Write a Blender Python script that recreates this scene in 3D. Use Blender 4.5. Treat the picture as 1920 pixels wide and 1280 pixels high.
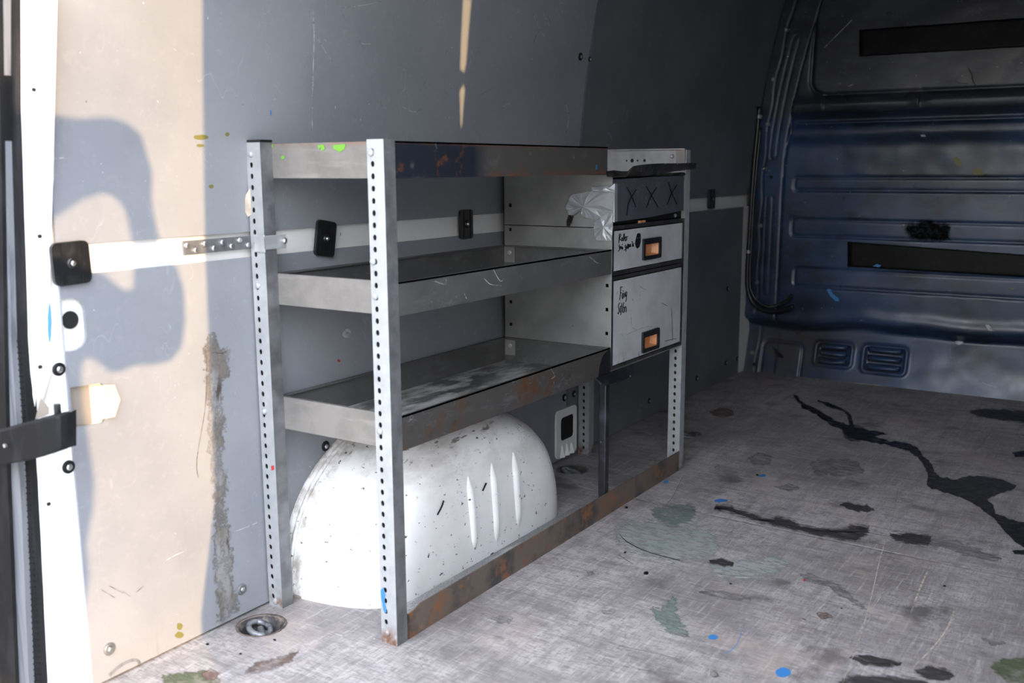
import bpy, math, random
from mathutils import Vector, noise as mnoise
from mathutils.geometry import tessellate_polygon
random.seed(7)
for o in list(bpy.data.objects): bpy.data.objects.remove(o, do_unlink=True)
scn = bpy.context.scene
COL = scn.collection

# ------------------------------------------------------------------ camera
F_PX = 1859.65
CAM = Vector((-1.5695, -1.3343, 1.0419))
YAW, PITCH, ROLL = 0.5792, -0.1737, -0.0060
FW = Vector((math.cos(YAW)*math.cos(PITCH), math.sin(YAW)*math.cos(PITCH), math.sin(PITCH)))
_r = FW.cross(Vector((0, 0, 1))).normalized(); _u = _r.cross(FW)
RT = _r*math.cos(ROLL) + _u*math.sin(ROLL)
UP = -_r*math.sin(ROLL) + _u*math.cos(ROLL)
cd = bpy.data.cameras.new('camera'); cam = bpy.data.objects.new('camera', cd); COL.objects.link(cam)
cd.sensor_width = 36.0; cd.lens = F_PX/1920*36.0; cd.clip_start = 0.02; cd.clip_end = 200
from mathutils import Matrix
cam.matrix_world = Matrix(((RT.x, UP.x, -FW.x, CAM.x), (RT.y, UP.y, -FW.y, CAM.y), (RT.z, UP.z, -FW.z, CAM.z), (0, 0, 0, 1)))
cd.dof.use_dof = True; cd.dof.focus_distance = 2.9; cd.dof.aperture_fstop = 3.5
scn.camera = cam

# ------------------------------------------------------------------ world, sun, exposure
SUN = Vector((1.18, 2.156, -0.433))                    # direction in which the light travels
wd = bpy.data.worlds.new('sky'); scn.world = wd; wd.use_nodes = True
bg = wd.node_tree.nodes['Background']
WN, WL = wd.node_tree.nodes, wd.node_tree.links         # hazy clear sky: pale at the horizon, blue overhead
tc = WN.new('ShaderNodeTexCoord'); sx = WN.new('ShaderNodeSeparateXYZ'); mr = WN.new('ShaderNodeMapRange'); mxw = WN.new('ShaderNodeMix'); mxw.data_type = 'RGBA'
WL.new(tc.outputs['Generated'], sx.inputs[0]); WL.new(sx.outputs['Z'], mr.inputs['Value'])
mr.inputs['From Min'].default_value = 0.0; mr.inputs['From Max'].default_value = 0.55; mr.interpolation_type = 'SMOOTHSTEP'
mxw.inputs[6].default_value = (1.0, 0.99, 0.98, 1); mxw.inputs[7].default_value = (0.80, 0.87, 1.0, 1)
WL.new(mr.outputs['Result'], mxw.inputs[0]); WL.new(mxw.outputs[2], bg.inputs['Color']); bg.inputs['Strength'].default_value = 6.0
sl = bpy.data.lights.new('sun', 'SUN'); sl.energy = 5.2; sl.angle = math.radians(0.3); sl.color = (1.0, 0.66, 0.33)
so = bpy.data.objects.new('sun', sl); COL.objects.link(so); so.location = (-6, -10, 5)
so.rotation_euler = SUN.to_track_quat('-Z', 'Y').to_euler()
scn.view_settings.view_transform = 'Standard'; scn.view_settings.look = 'None'
scn.view_settings.gamma = 1.0; scn.view_settings.use_curve_mapping = False
scn.view_settings.exposure = 0.55

# ------------------------------------------------------------------ main measures (metres)
W = 0.406            # left wall panel plane (y)
XB = 3.30            # bulkhead plane (x)
H = 1.10             # height of the shelving
LX = 1.5257          # right posts
D = 0.3564           # front corner of the rear posts
TB = 0.376           # back of the trays
XP = 1.0036          # side of the drawer cabinet
YR = -1.75           # right wall
ZC = 1.95            # ceiling
def wy(z):
    t = max(0.0, z-0.9); return W - 0.02*t - 0.13*t*t
def at(u, v, axis, val):
    d = FW + RT*((u-960)/F_PX) - UP*((v-640)/F_PX)
    return CAM + d*((val-CAM[axis])/d[axis])
def on_floor(u, v, e=0.0): return at(u, v, 2, e)
def on_wall(u, v, e=0.001):
    y = W
    for _ in range(8):
        q = at(u, v, 1, y-e); y = wy(q.z)
    return q

# ------------------------------------------------------------------ materials
MATS = {}; FADE = set()
def mat(name, col, rough=0.5, metal=0.0, layers=(), bump=0.0, bscale=60, spec=0.5, rvar=0.0, fade=0.0):
    m = bpy.data.materials.new(name); m.use_nodes = True; MATS[name] = m
    nt = m.node_tree; N = nt.nodes; Lk = nt.links; b = N['Principled BSDF']
    b.inputs['Roughness'].default_value = rough; b.inputs['Metallic'].default_value = metal
    b.inputs['Specular IOR Level'].default_value = spec
    geo = N.new('ShaderNodeNewGeometry')
    def noi(scale, detail, seed, rgh=0.6):
        mp = N.new('ShaderNodeMapping'); mp.inputs['Scale'].default_value = scale if isinstance(scale, tuple) else (scale,)*3
        mp.inputs['Location'].default_value = (seed*3.17, seed*1.73, seed*2.31)
        Lk.new(geo.outputs['Position'], mp.inputs['Vector'])
        n = N.new('ShaderNodeTexNoise'); n.inputs['Scale'].default_value = 1.0; n.inputs['Detail'].default_value = detail
        n.inputs['Roughness'].default_value = rgh
        Lk.new(mp.outputs['Vector'], n.inputs['Vector']); return n.outputs['Fac']
    def rng(src, a, c, o0=0.0, o1=1.0):
        r = N.new('ShaderNodeMapRange'); r.inputs['From Min'].default_value = a; r.inputs['From Max'].default_value = c
        r.inputs['To Min'].default_value = o0; r.inputs['To Max'].default_value = o1
        Lk.new(src, r.inputs['Value']); return r.outputs['Result']
    def math_(op, a, bb):
        q = N.new('ShaderNodeMath'); q.operation = op
        for i, s in enumerate((a, bb)):
            if isinstance(s, (int, float)): q.inputs[i].default_value = s
            else: Lk.new(s, q.inputs[i])
        return q.outputs[0]
    prev = None
    for i, L in enumerate(layers):
        seed = L.get('seed', i+1); 
        f = noi(L['scale'], L.get('detail', 5), seed, L.get('nr', 0.6))
        if L.get('line'):
            f = math_('ABSOLUTE', math_('SUBTRACT', f, 0.5), 0); f = rng(f, 0.0, L['line'], 1.0, 0.0)
            msk = rng(noi(L.get('mscale', 6), 3, seed+20), L['lo'], L['hi']); f = math_('MULTIPLY', f, msk)
        else:
            f = rng(f, L['lo'], L['hi'])
        if 'zmax' in L or 'xr' in L or 'zmin' in L or 'ymin' in L:
            sp = N.new('ShaderNodeSeparateXYZ'); Lk.new(geo.outputs['Position'], sp.inputs[0])
            if 'zmax' in L: f = math_('MULTIPLY', f, rng(sp.outputs['Z'], L['zmax'], L['zmax']-L.get('soft', 0.05)))
            if 'ymin' in L: f = math_('MULTIPLY', f, rng(sp.outputs['Y'], L['ymin'], L['ymin']+L.get('soft', 0.05)))
            if 'zmin' in L: f = math_('MULTIPLY', f, rng(sp.outputs['Z'], L['zmin'], L['zmin']+L.get('soft', 0.05)))
            if 'xr' in L:
                x0, x1 = L['xr']; s = L.get('soft', 0.05)
                f = math_('MULTIPLY', f, math_('MULTIPLY', rng(sp.outputs['X'], x0-s, x0+s), rng(sp.outputs['X'], x1+s, x1-s)))
        f = math_('MULTIPLY', f, L.get('fac', 1.0))
        mx = N.new('ShaderNodeMix'); mx.data_type = 'RGBA'
        Lk.new(f, mx.inputs[0])
        if prev is None: mx.inputs[6].default_value = (*col, 1)
        else: Lk.new(prev, mx.inputs[6])
        mx.inputs[7].default_value = (*L['col'], 1); prev = mx.outputs[2]
    if prev is None: b.inputs['Base Color'].default_value = (*col, 1)
    else: Lk.new(prev, b.inputs['Base Color'])
    if rvar:
        Lk.new(rng(noi(9, 5, 33), 0.3, 0.7, rough-rvar, rough+rvar), b.inputs['Roughness'])
    if bump:
        bp = N.new('ShaderNodeBump'); bp.inputs['Strength'].default_value = bump; bp.inputs['Distance'].default_value = 0.002
        Lk.new(noi(bscale, 4, 40), bp.inputs['Height']); Lk.new(bp.outputs['Normal'], b.inputs['Normal'])
    if fade:
        FADE.add(name)
        an = N.new('ShaderNodeAttribute'); an.attribute_name = 'fade'
        nn = rng(noi((70, 26, 70) if fade > 0 else 60, 6, 51, 0.7), 0.25, 0.75, -abs(fade), abs(fade))
        al = rng(math_('ADD', an.outputs['Fac'], nn), 0.25, 1.0)
        tr = N.new('ShaderNodeBsdfTransparent'); ms = N.new('ShaderNodeMixShader')
        Lk.new(al, ms.inputs[0]); Lk.new(tr.outputs[0], ms.inputs[1]); Lk.new(b.outputs[0], ms.inputs[2])
        Lk.new(ms.outputs[0], N['Material Output'].inputs['Surface'])
    return m
def L(col, scale, lo, hi, **k): return dict(col=col, scale=scale, lo=lo, hi=hi, **k)

SCR = (0.62, 0.64, 0.68)
mat('panel', (0.255, 0.265, 0.285), 0.42, layers=[
    L((0.215, 0.225, 0.25), 2.2, 0.4, 0.62), L((0.30, 0.31, 0.33), 55, 0.55, 0.8, fac=0.5),
    L(SCR, (9, 9, 3), 0.52, 0.70, line=0.0035, mscale=5, fac=0.22, detail=2),
    L(SCR, (4, 4, 11), 0.54, 0.70, line=0.0022, mscale=7, fac=0.25, detail=3, seed=5),
    L(SCR, (30, 30, 12), 0.56, 0.66, line=0.006, mscale=9, fac=0.3, detail=2, seed=8),
    L((0.6, 0.6, 0.6), 90, 0.74, 0.78, fac=0.7, detail=2), L((0.05, 0.05, 0.05), 48, 0.755, 0.78, fac=0.8, detail=3, seed=9),
    L((0.13, 0.12, 0.11), (14, 14, 1.4), 0.56, 0.72, fac=0.5, zmax=0.5, soft=0.4, seed=14)],
    bump=0.05, bscale=400)
mat('panel_dimmed', (0.155, 0.163, 0.18), 0.45, layers=[  # darker far panels; part of the deeper gloom is put into the colour
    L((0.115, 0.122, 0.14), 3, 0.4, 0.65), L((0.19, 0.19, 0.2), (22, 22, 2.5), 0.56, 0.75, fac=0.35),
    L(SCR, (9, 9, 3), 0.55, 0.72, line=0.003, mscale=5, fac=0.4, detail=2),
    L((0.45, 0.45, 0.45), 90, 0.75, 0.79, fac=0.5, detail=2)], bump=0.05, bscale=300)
mat('white_body', (0.80, 0.79, 0.77), 0.35, layers=[L((0.66, 0.65, 0.62), 6, 0.5, 0.75, fac=0.6),
    L((0.16, 0.12, 0.10), 60, 0.72, 0.75, detail=3, fac=0.9)])
mat('pillar_white', (0.86, 0.86, 0.86), 0.3, layers=[L((0.70, 0.70, 0.70), 9, 0.55, 0.8, fac=0.5), L((0.3, 0.27, 0.24), 45, 0.72, 0.76, fac=0.8)])
mat('arch_white', (0.88, 0.87, 0.86), 0.38, layers=[L((0.80, 0.79, 0.77), 7, 0.45, 0.7),
    L((0.42, 0.38, 0.33), (5, 9, 9), 0.48, 0.68, fac=0.8, zmin=0.2, soft=0.12, seed=11),
    L((0.33, 0.29, 0.24), (25, 40, 25), 0.40, 0.62, fac=0.8, ymin=0.33, soft=0.04, seed=27),
    L((0.10, 0.07, 0.055), (60, 60, 85), 0.665, 0.69, detail=3, seed=6),
    L((0.07, 0.05, 0.05), (30, 30, 65), 0.50, 0.62, line=0.010, mscale=9, detail=2, seed=15, zmin=0.12, soft=0.2),
    L((0.12, 0.09, 0.07), (20, 60, 30), 0.60, 0.66, detail=4, seed=3, zmin=0.28, soft=0.08)])
mat('galvanised', (0.42, 0.435, 0.44), 0.42, 0.35, layers=[L((0.36, 0.375, 0.39), 30, 0.4, 0.65), L((0.30, 0.31, 0.32), (60, 60, 12), 0.6, 0.8, fac=0.6),
    L((0.66, 0.66, 0.66), 9, 0.55, 0.75, fac=0.5), L((0.20, 0.10, 0.055), 30, 0.40, 0.58, zmax=0.05, soft=0.04)], bump=0.05, bscale=200)
mat('dark_steel', (0.20, 0.205, 0.21), 0.45, 0.4, layers=[L((0.13, 0.13, 0.14), 25, 0.4, 0.65), L((0.35, 0.35, 0.35), 70, 0.68, 0.75, fac=0.6)])
tray_layers = [L((0.08, 0.079, 0.077), 5, 0.42, 0.65), L((0.20, 0.20, 0.197), (7, 30, 30), 0.58, 0.8, fac=0.5),
    L(SCR, (18, 18, 30), 0.52, 0.68, line=0.004, mscale=8, fac=0.6, detail=2, seed=4),
    L((0.45, 0.45, 0.44), 110, 0.74, 0.78, fac=0.6, detail=2)]
mat('tray_grey', (0.115, 0.112, 0.11), 0.45, 0.25, layers=tray_layers, bump=0.05, bscale=120)
mat('tray_rusty', (0.07, 0.066, 0.062), 0.5, 0.2, layers=tray_layers[1:] + [
    L((0.105, 0.047, 0.022), 11, 0.53, 0.66, detail=8, seed=17, nr=0.7), L((0.05, 0.03, 0.02), 24, 0.58, 0.72, fac=0.8, seed=19)], bump=0.15, bscale=160)
mat('tray_top_lip', (0.075, 0.072, 0.068), 0.45, 0.2, layers=[
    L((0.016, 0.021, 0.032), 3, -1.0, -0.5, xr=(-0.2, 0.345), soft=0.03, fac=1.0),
    L((0.16, 0.155, 0.15), 14, 0.58, 0.74, fac=0.7), L((0.30, 0.31, 0.33), 26, 0.68, 0.74, fac=0.6, seed=12),
    L((0.13, 0.052, 0.024), 16, 0.60, 0.68, detail=8, seed=17, nr=0.7),
    L((0.15, 0.06, 0.03), (30, 30, 30), 0.38, 0.6, zmin=1.088, soft=0.008, seed=21), L((0.15, 0.06, 0.03), 28, 0.42, 0.6, zmax=1.036, soft=0.014, seed=22, xr=(0.34, 1.1))], bump=0.1, bscale=150)
mat('lip_pale', (0.235, 0.222, 0.208), 0.42, 0.3, layers=[L((0.18, 0.17, 0.16), 9, 0.42, 0.62), L((0.33, 0.31, 0.29), (40, 5, 40), 0.55, 0.75, fac=0.7),
    L((0.22, 0.13, 0.09), 30, 0.4, 0.6, zmin=1.086, soft=0.012), L((0.16, 0.15, 0.14), 60, 0.70, 0.75, fac=0.7)], bump=0.05, bscale=150)
mat('tray_floor', (0.20, 0.195, 0.19), 0.42, 0.2, layers=[L((0.10, 0.10, 0.10), (5, 12, 12), 0.42, 0.6), L((0.62, 0.61, 0.59), (9, 22, 22), 0.45, 0.62, fac=0.85, detail=8),
    L((0.16, 0.10, 0.065), 9, 0.60, 0.68, seed=13, fac=0.8)], bump=0.1, bscale=90)
mat('bar_rust', (0.15, 0.115, 0.092), 0.45, 0.15, layers=[L((0.06, 0.056, 0.054), 9, 0.45, 0.6), L((0.22, 0.10, 0.045), 16, 0.54, 0.64, detail=8, nr=0.7),
    L((0.22, 0.20, 0.18), 40, 0.64, 0.74, fac=0.6), L((0.25, 0.33, 0.2), 35, 0.74, 0.77, seed=9)], bump=0.2, bscale=120)
mat('black_paint', (0.012, 0.012, 0.014), 0.28, 0.0, layers=[L((0.045, 0.05, 0.065), 14, 0.5, 0.7), L((0.45, 0.45, 0.46), (70, 70, 40), 0.66, 0.71, detail=4)], bump=0.1, bscale=150)
mat('black_plastic', (0.010, 0.010, 0.011), 0.33, layers=[L((0.03, 0.03, 0.03), 40, 0.5, 0.8)])
mat('rubber', (0.008, 0.008, 0.009), 0.6, layers=[L((0.022, 0.022, 0.025), (30, 30, 8), 0.5, 0.75)], bump=0.2, bscale=150, spec=0.2)
mat('black_void', (0.004, 0.004, 0.004), 0.8)
mat('screw_metal', (0.55, 0.56, 0.57), 0.28, 0.9)
mat('drawer_grey', (0.58, 0.585, 0.60), 0.4, 0.1, layers=[L((0.47, 0.475, 0.495), 8, 0.42, 0.65), L(SCR, (25, 25, 14), 0.50, 0.66, line=0.005, mscale=10, fac=0.6, detail=2),
    L((0.09, 0.09, 0.10), (60, 60, 30), 0.68, 0.73, fac=0.8, detail=4), L((0.02, 0.02, 0.02), 30, 0.45, 0.65, zmax=0.50, soft=0.05, xr=(1.03, 1.14), seed=7)])
mat('drawer_dark', (0.085, 0.092, 0.112), 0.36, 0.1, layers=[L((0.07, 0.077, 0.095), 7, 0.45, 0.65), L(SCR, (25, 25, 14), 0.50, 0.66, line=0.005, mscale=9, fac=0.5, detail=2)])
mat('frame_dark', (0.055, 0.052, 0.050), 0.4, 0.3, layers=[L((0.02, 0.02, 0.02), 18, 0.45, 0.6), L((0.35, 0.34, 0.33), (60, 60, 60), 0.64, 0.72, fac=0.8)], bump=0.1)
mat('side_grey', (0.26, 0.255, 0.245), 0.42, 0.25, layers=[L((0.19, 0.186, 0.18), 6, 0.4, 0.62), L((0.42, 0.42, 0.41), 100, 0.71, 0.76, fac=0.7), L((0.02, 0.02, 0.02), 42, 0.73, 0.77, seed=8)])
mat('zinc_lip', (0.36, 0.36, 0.365), 0.38, 0.5, layers=[L((0.27, 0.27, 0.275), 12, 0.42, 0.65), L((0.22, 0.17, 0.13), 40, 0.68, 0.74)])
mat('orange_wood', (0.62, 0.27, 0.11), 0.5, layers=[L((0.72, 0.40, 0.22), 20, 0.45, 0.65), L((0.07, 0.02, 0.01), 55, 0.66, 0.72)])
mat('tape_silver', (0.34, 0.35, 0.365), 0.36, 0.4, layers=[L((0.30, 0.31, 0.33), 22, 0.4, 0.65), L((0.22, 0.22, 0.24), (8, 120, 400), 0.62, 0.75, fac=0.6)], bump=0.35, bscale=55)
mat('ink', (0.006, 0.006, 0.008), 0.45)
navy = [L((0.010, 0.017, 0.036), 2.0, 0.42, 0.62), L((0.045, 0.08, 0.16), (8, 6, 12), 0.54, 0.74, fac=0.6, detail=7),
    L((0.020, 0.020, 0.023), 1.0, -2.0, -1.0, zmin=1.24, soft=0.06, fac=0.85), L((0.05, 0.05, 0.055), (8, 5, 14), 0.5, 0.7, zmin=1.24, soft=0.06, fac=0.7, seed=18),
    L((0.006, 0.008, 0.014), (8, 5, 12), 0.52, 0.70, fac=0.7, detail=6, seed=26),
    L((0.30, 0.34, 0.42), (9, 14, 18), 0.56, 0.72, line=0.004, mscale=4, fac=0.4, detail=3), L((0.50, 0.52, 0.56), (40, 60, 60), 0.72, 0.75, fac=0.7, detail=3),
    L((0.055, 0.045, 0.037), 5, 0.38, 0.56, zmax=0.30, soft=0.10, fac=0.6, seed=16, ymin=-0.25)]
mat('navy_steel', (0.022, 0.048, 0.112), 0.34, 0.0, layers=navy, bump=0.08, bscale=45, spec=0.5, rvar=0.08)
mat('black_tape', (0.003, 0.003, 0.003), 0.5, layers=[L((0.008, 0.008, 0.008), 20, 0.5, 0.7), L((0.08, 0.075, 0.07), (60, 25, 90), 0.70, 0.76, fac=0.6)], bump=0.25, bscale=60, spec=0.15)
mat('floor_ply', (0.42, 0.385, 0.38), 0.55, layers=[
    L((0.24, 0.215, 0.21), 1.7, 0.42, 0.60, detail=4), L((0.50, 0.47, 0.465), 3.1, 0.48, 0.70, fac=0.7, seed=23),
    L((0.14, 0.125, 0.13), (9, 6, 1), 0.50, 0.70, fac=0.75, detail=7, seed=31, nr=0.7),
    L((0.20, 0.185, 0.18), (34, 4.5, 1), 0.50, 0.68, fac=0.75, detail=7, seed=3), L((0.18, 0.17, 0.17), (3.5, 30, 1), 0.50, 0.68, fac=0.6, detail=7, seed=32),
    L((0.58, 0.545, 0.53), (8, 110, 1), 0.54, 0.70, fac=0.42, detail=5, seed=4), L((0.58, 0.55, 0.53), (120, 10, 1), 0.55, 0.72, fac=0.4, detail=5, seed=34),
    L((0.15, 0.135, 0.13), (260, 50, 1), 0.50, 0.66, fac=0.7, detail=3, seed=5), L((0.15, 0.135, 0.13), (40, 240, 1), 0.52, 0.66, fac=0.55, detail=3, seed=35),
    L((0.10, 0.09, 0.085), (7, 5, 1), 0.60, 0.70, fac=0.85, detail=6, seed=6),
    L((0.56, 0.53, 0.50), (3, 7, 1), 0.54, 0.66, line=0.0015, mscale=3, fac=0.5, detail=2, seed=7),
    L((0.06, 0.055, 0.055), (6, 4, 1), 0.54, 0.66, line=0.002, mscale=4, fac=0.5, detail=4, seed=8),
    L((0.50, 0.40, 0.34), 3.2, 0.57, 0.75, fac=0.5, seed=12),
    L((0.75, 0.75, 0.75), 110, 0.76, 0.79, fac=0.8, detail=2), L((0.045, 0.04, 0.04), 42, 0.735, 0.76, fac=0.85, detail=3, seed=9)],
    bump=0.25, bscale=260)
mat('floor_mat', (0.30, 0.295, 0.30), 0.6, layers=[L((0.12, 0.115, 0.115), 420, 0.45, 0.6, detail=1), L((0.5, 0.49, 0.49), (7, 24, 5), 0.56, 0.66, fac=0.7)], bump=0.4, bscale=420)
mat('oil', (0.012, 0.011, 0.011), 0.22, layers=[L((0.03, 0.027, 0.026), 40, 0.5, 0.7)], fade=0.35)
mat('oil_dry', (0.040, 0.036, 0.036), 0.42, layers=[L((0.09, 0.082, 0.08), (120, 14, 1), 0.5, 0.7)], fade=0.55)
mat('oil_faint', (0.15, 0.14, 0.14), 0.5, layers=[L((0.28, 0.26, 0.26), (60, 12, 1), 0.42, 0.6)], fade=1.0)
mat('paint_green', (0.27, 0.305, 0.275), 0.45, layers=[L((0.36, 0.345, 0.34), (40, 10, 1), 0.42, 0.6)], fade=1.0)
mat('paint_teal', (0.15, 0.19, 0.175), 0.45, layers=[L((0.20, 0.20, 0.19), (60, 12, 1), 0.48, 0.64)], fade=1.0)
mat('paint_moss', (0.085, 0.10, 0.055), 0.5, layers=[L((0.2, 0.19, 0.16), 30, 0.48, 0.64)], fade=0.55)
mat('paint_brown', (0.13, 0.085, 0.07), 0.5, layers=[L((0.25, 0.21, 0.2), 30, 0.48, 0.64)], fade=0.55)
mat('paint_blue', (0.045, 0.19, 0.46), 0.4)
mat('paint_lime', (0.13, 0.33, 0.035), 0.4)
mat('paint_olive', (0.16, 0.15, 0.04), 0.5)
mat('paint_red', (0.45, 0.03, 0.03), 0.4)
mat('scratch_pale', (0.50, 0.47, 0.45), 0.6, fade=0.8)
mat('scratch_wood', (0.52, 0.44, 0.37), 0.6, fade=0.45)
mat('scratch_grey', (0.42, 0.43, 0.45), 0.5, fade=-0.85)
mat('grime', (0.15, 0.135, 0.12), 0.6, layers=[L((0.24, 0.235, 0.235), (30, 30, 8), 0.45, 0.58, detail=8), L((0.06, 0.05, 0.043), (50, 50, 14), 0.58, 0.68)], fade=-0.9)
mat('soot', (0.002, 0.002, 0.002), 0.6, spec=0.05, fade=-0.5)
mat('grey_door', (0.17, 0.18, 0.20), 0.4, layers=[L((0.08, 0.085, 0.10), (40, 40, 1.5), 0.5, 0.65)])
mat('ceiling_grey', (0.05, 0.05, 0.052), 0.7)
mat('lining_dark', (0.06, 0.062, 0.07), 0.6)
mat('ground', (0.34, 0.33, 0.31), 0.8, layers=[L((0.26, 0.25, 0.24), 4, 0.4, 0.6)])
mat('sky_blocker', (0.16, 0.15, 0.13), 0.8)
mat('shadow_cutout', (0.03, 0.04, 0.06), 0.7)
mat('caster_post', (0.20, 0.14, 0.09), 0.7)
mat('tan_ply', (0.46, 0.40, 0.33), 0.6, layers=[L((0.36, 0.30, 0.24), 25, 0.45, 0.65)])
mat('bare_ply', (0.23, 0.20, 0.17), 0.7)
mat('dish_rust', (0.17, 0.13, 0.10), 0.6, layers=[L((0.05, 0.045, 0.04), 40, 0.45, 0.6)])
mat('bowl_dark', (0.035, 0.033, 0.034), 0.45, layers=[L((0.20, 0.15, 0.12), 25, 0.5, 0.62)])
mat('ring_steel', (0.24, 0.245, 0.26), 0.38, 0.4, layers=[L((0.08, 0.085, 0.095), 60, 0.45, 0.6)])
mat('stone', (0.12, 0.11, 0.10), 0.8)

# ------------------------------------------------------------------ object helpers
ORG = {}
def link(o, parent=None, org=None):
    COL.objects.link(o)
    if parent is not None:
        o.parent = parent; ORG[o.name] = ORG[parent.name]
    else: ORG[o.name] = Vector(org) if org is not None else Vector((0, 0, 0))
    return o
def empty(name, loc):
    o = bpy.data.objects.new(name, None); o.empty_display_size = 0.05; o.location = loc
    return link(o, None, loc)
def tag(o, label=None, cat=None, group=None, kind=None):
    for k, v in (('label', label), ('category', cat), ('group', group), ('kind', kind)):
        if v: o[k] = v
    return o
def obj(name, vf, m, parent=None, smooth=False, bevel=0.0, org=None):
    v, f = vf[0], vf[1]; fm = (vf[2] or None) if len(vf) > 2 else None
    if parent is not None: O = ORG[parent.name]
    else:
        if org is None:
            n = len(v); org = (sum(p[0] for p in v)/n, sum(p[1] for p in v)/n, min(p[2] for p in v))
        O = Vector(org)
    me = bpy.data.meshes.new(name); me.from_pydata([(p[0]-O[0], p[1]-O[1], p[2]-O[2]) for p in v], [], f)
    for mm in (m if isinstance(m, (list, tuple)) else [m]): me.materials.append(MATS[mm])
    if fm:
        for p, i in zip(me.polygons, fm): p.material_index = i
    mn = m[0] if isinstance(m, (list, tuple)) else m
    if mn in FADE:
        al = vf[3] if len(vf) > 3 else [1.0]*len(v)
        me.attributes.new('fade', 'FLOAT', 'POINT').data.foreach_set('value', al)
    me.update()
    if smooth: me.shade_smooth()
    o = bpy.data.objects.new(name, me)
    if parent is None: o.location = O
    link(o, parent, O)
    if bevel:
        b = o.modifiers.new('bevel', 'BEVEL'); b.width = bevel; b.segments = 2; b.limit_method = 'ANGLE'
    return o
def join(*vfs):
    V, Fc, I = [], [], []
    for i, vf in enumerate(vfs):
        n = len(V); V += list(vf[0]); Fc += [tuple(k+n for k in f) for f in vf[1]]
        I += (vf[2] if len(vf) > 2 else [0]*len(vf[1]))
    return V, Fc, I
def setm(vf, i): return vf[0], vf[1], [i]*len(vf[1])
def box(x0, x1, y0, y1, z0, z1):
    v = [(x, y, z) for z in (z0, z1) for y in (y0, y1) for x in (x0, x1)]
    return v, [(0, 2, 3, 1), (4, 5, 7, 6), (0, 1, 5, 4), (2, 6, 7, 3), (0, 4, 6, 2), (1, 3, 7, 5)]
def plate(outer, holes, place, t):
    """flat plate with holes; place(a,b,h) gives the point, h in 0..t"""
    loops = [outer] + list(holes); flat = [p for l in loops for p in l]; n = len(flat)
    tri = tessellate_polygon([[Vector((a, b, 0)) for a, b in l] for l in loops])
    V = [place(a, b, 0.0) for a, b in flat] + [place(a, b, t) for a, b in flat]
    Fc = [tuple(q) for q in tri] + [tuple(k+n for k in reversed(q)) for q in tri]
    s = 0
    for l in loops:
        k = len(l)
        for i in range(k): Fc.append((s+i, s+(i+1) % k, n+s+(i+1) % k, n+s+i))
        s += k
    return V, Fc
def rect(a0, a1, b0, b1): return [(a0, b0), (a1, b0), (a1, b1), (a0, b1)]
def rrect(a0, a1, b0, b1, r, n=4):
    P = []
    for cx, cy, s in ((a1-r, b0+r, -90), (a1-r, b1-r, 0), (a0+r, b1-r, 90), (a0+r, b0+r, 180)):
        for i in range(n+1):
            t = math.radians(s+90*i/n); P.append((cx+r*math.cos(t), cy+r*math.sin(t)))
    return P
def circ(a, b, r, n=16, rb=None): return [(a+r*math.cos(2*math.pi*i/n), b+(rb or r)*math.sin(2*math.pi*i/n)) for i in range(n)]
def tube(path, r, n=8, caps=True):
    path = [Vector(p) for p in path]; V, Fc = [], []
    rr = r if isinstance(r, (list, tuple)) else [r]*len(path)
    ref = Vector((0.31, 0.2, 0.93))
    for i, p in enumerate(path):
        t = (path[min(i+1, len(path)-1)]-path[max(i-1, 0)]).normalized()
        a = t.cross(ref).normalized(); b = t.cross(a)
        for k in range(n):
            q = 2*math.pi*k/n; V.append(p + (a*math.cos(q)+b*math.sin(q))*rr[i])
    for i in range(len(path)-1):
        for k in range(n): Fc.append((i*n+k, i*n+(k+1) % n, (i+1)*n+(k+1) % n, (i+1)*n+k))
    if caps: Fc += [tuple(range(n))[::-1], tuple((len(path)-1)*n+k for k in range(n))]
    return V, Fc
def lathe(prof, c, axis, n=14, cap=True):
    """prof: (radius, height along axis); axis a unit Vector"""
    ax = Vector(axis).normalized(); a = ax.orthogonal().normalized(); b = ax.cross(a); c = Vector(c); V, Fc = [], []
    for r, h in prof:
        for k in range(n):
            q = 2*math.pi*k/n; V.append(c + ax*h + (a*math.cos(q)+b*math.sin(q))*r)
    for i in range(len(prof)-1):
        for k in range(n): Fc.append((i*n+k, i*n+(k+1) % n, (i+1)*n+(k+1) % n, (i+1)*n+k))
    if cap: Fc.append(tuple(range(n))[::-1]); Fc.append(tuple((len(prof)-1)*n+k for k in range(n)))
    return V, Fc
def smooth_path(P, n=6):
    P = [Vector(p) for p in P]; Q = []
    for i in range(len(P)-1):
        p0, p1, p2, p3 = P[max(i-1, 0)], P[i], P[i+1], P[min(i+2, len(P)-1)]
        for k in range(n):
            t = k/n; Q.append(0.5*((2*p1)+(p2-p0)*t+(2*p0-5*p1+4*p2-p3)*t*t+(3*p1-p0-3*p2+p3)*t**3))
    return Q+[P[-1]]
def rough_poly(px, sub=5, jit=3.0, seed=0):
    """pixel outline with a ragged edge"""
    Q = []; k = len(px)
    for i in range(k):
        a, b = px[i], px[(i+1) % k]; dx, dy = b[0]-a[0], b[1]-a[1]; l = math.hypot(dx, dy) or 1
        for j in range(sub):
            t = j/sub; x, y = a[0]+dx*t, a[1]+dy*t
            s = jit*mnoise.noise(Vector((x*0.11, y*0.16, seed*7.3)))
            s2 = jit*mnoise.noise(Vector((x*0.35, y*0.4, seed*3.1+9)))*0.6
            Q.append((x-dy/l*(s+s2), y+dx/l*(s+s2)))
    return Q
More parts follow.
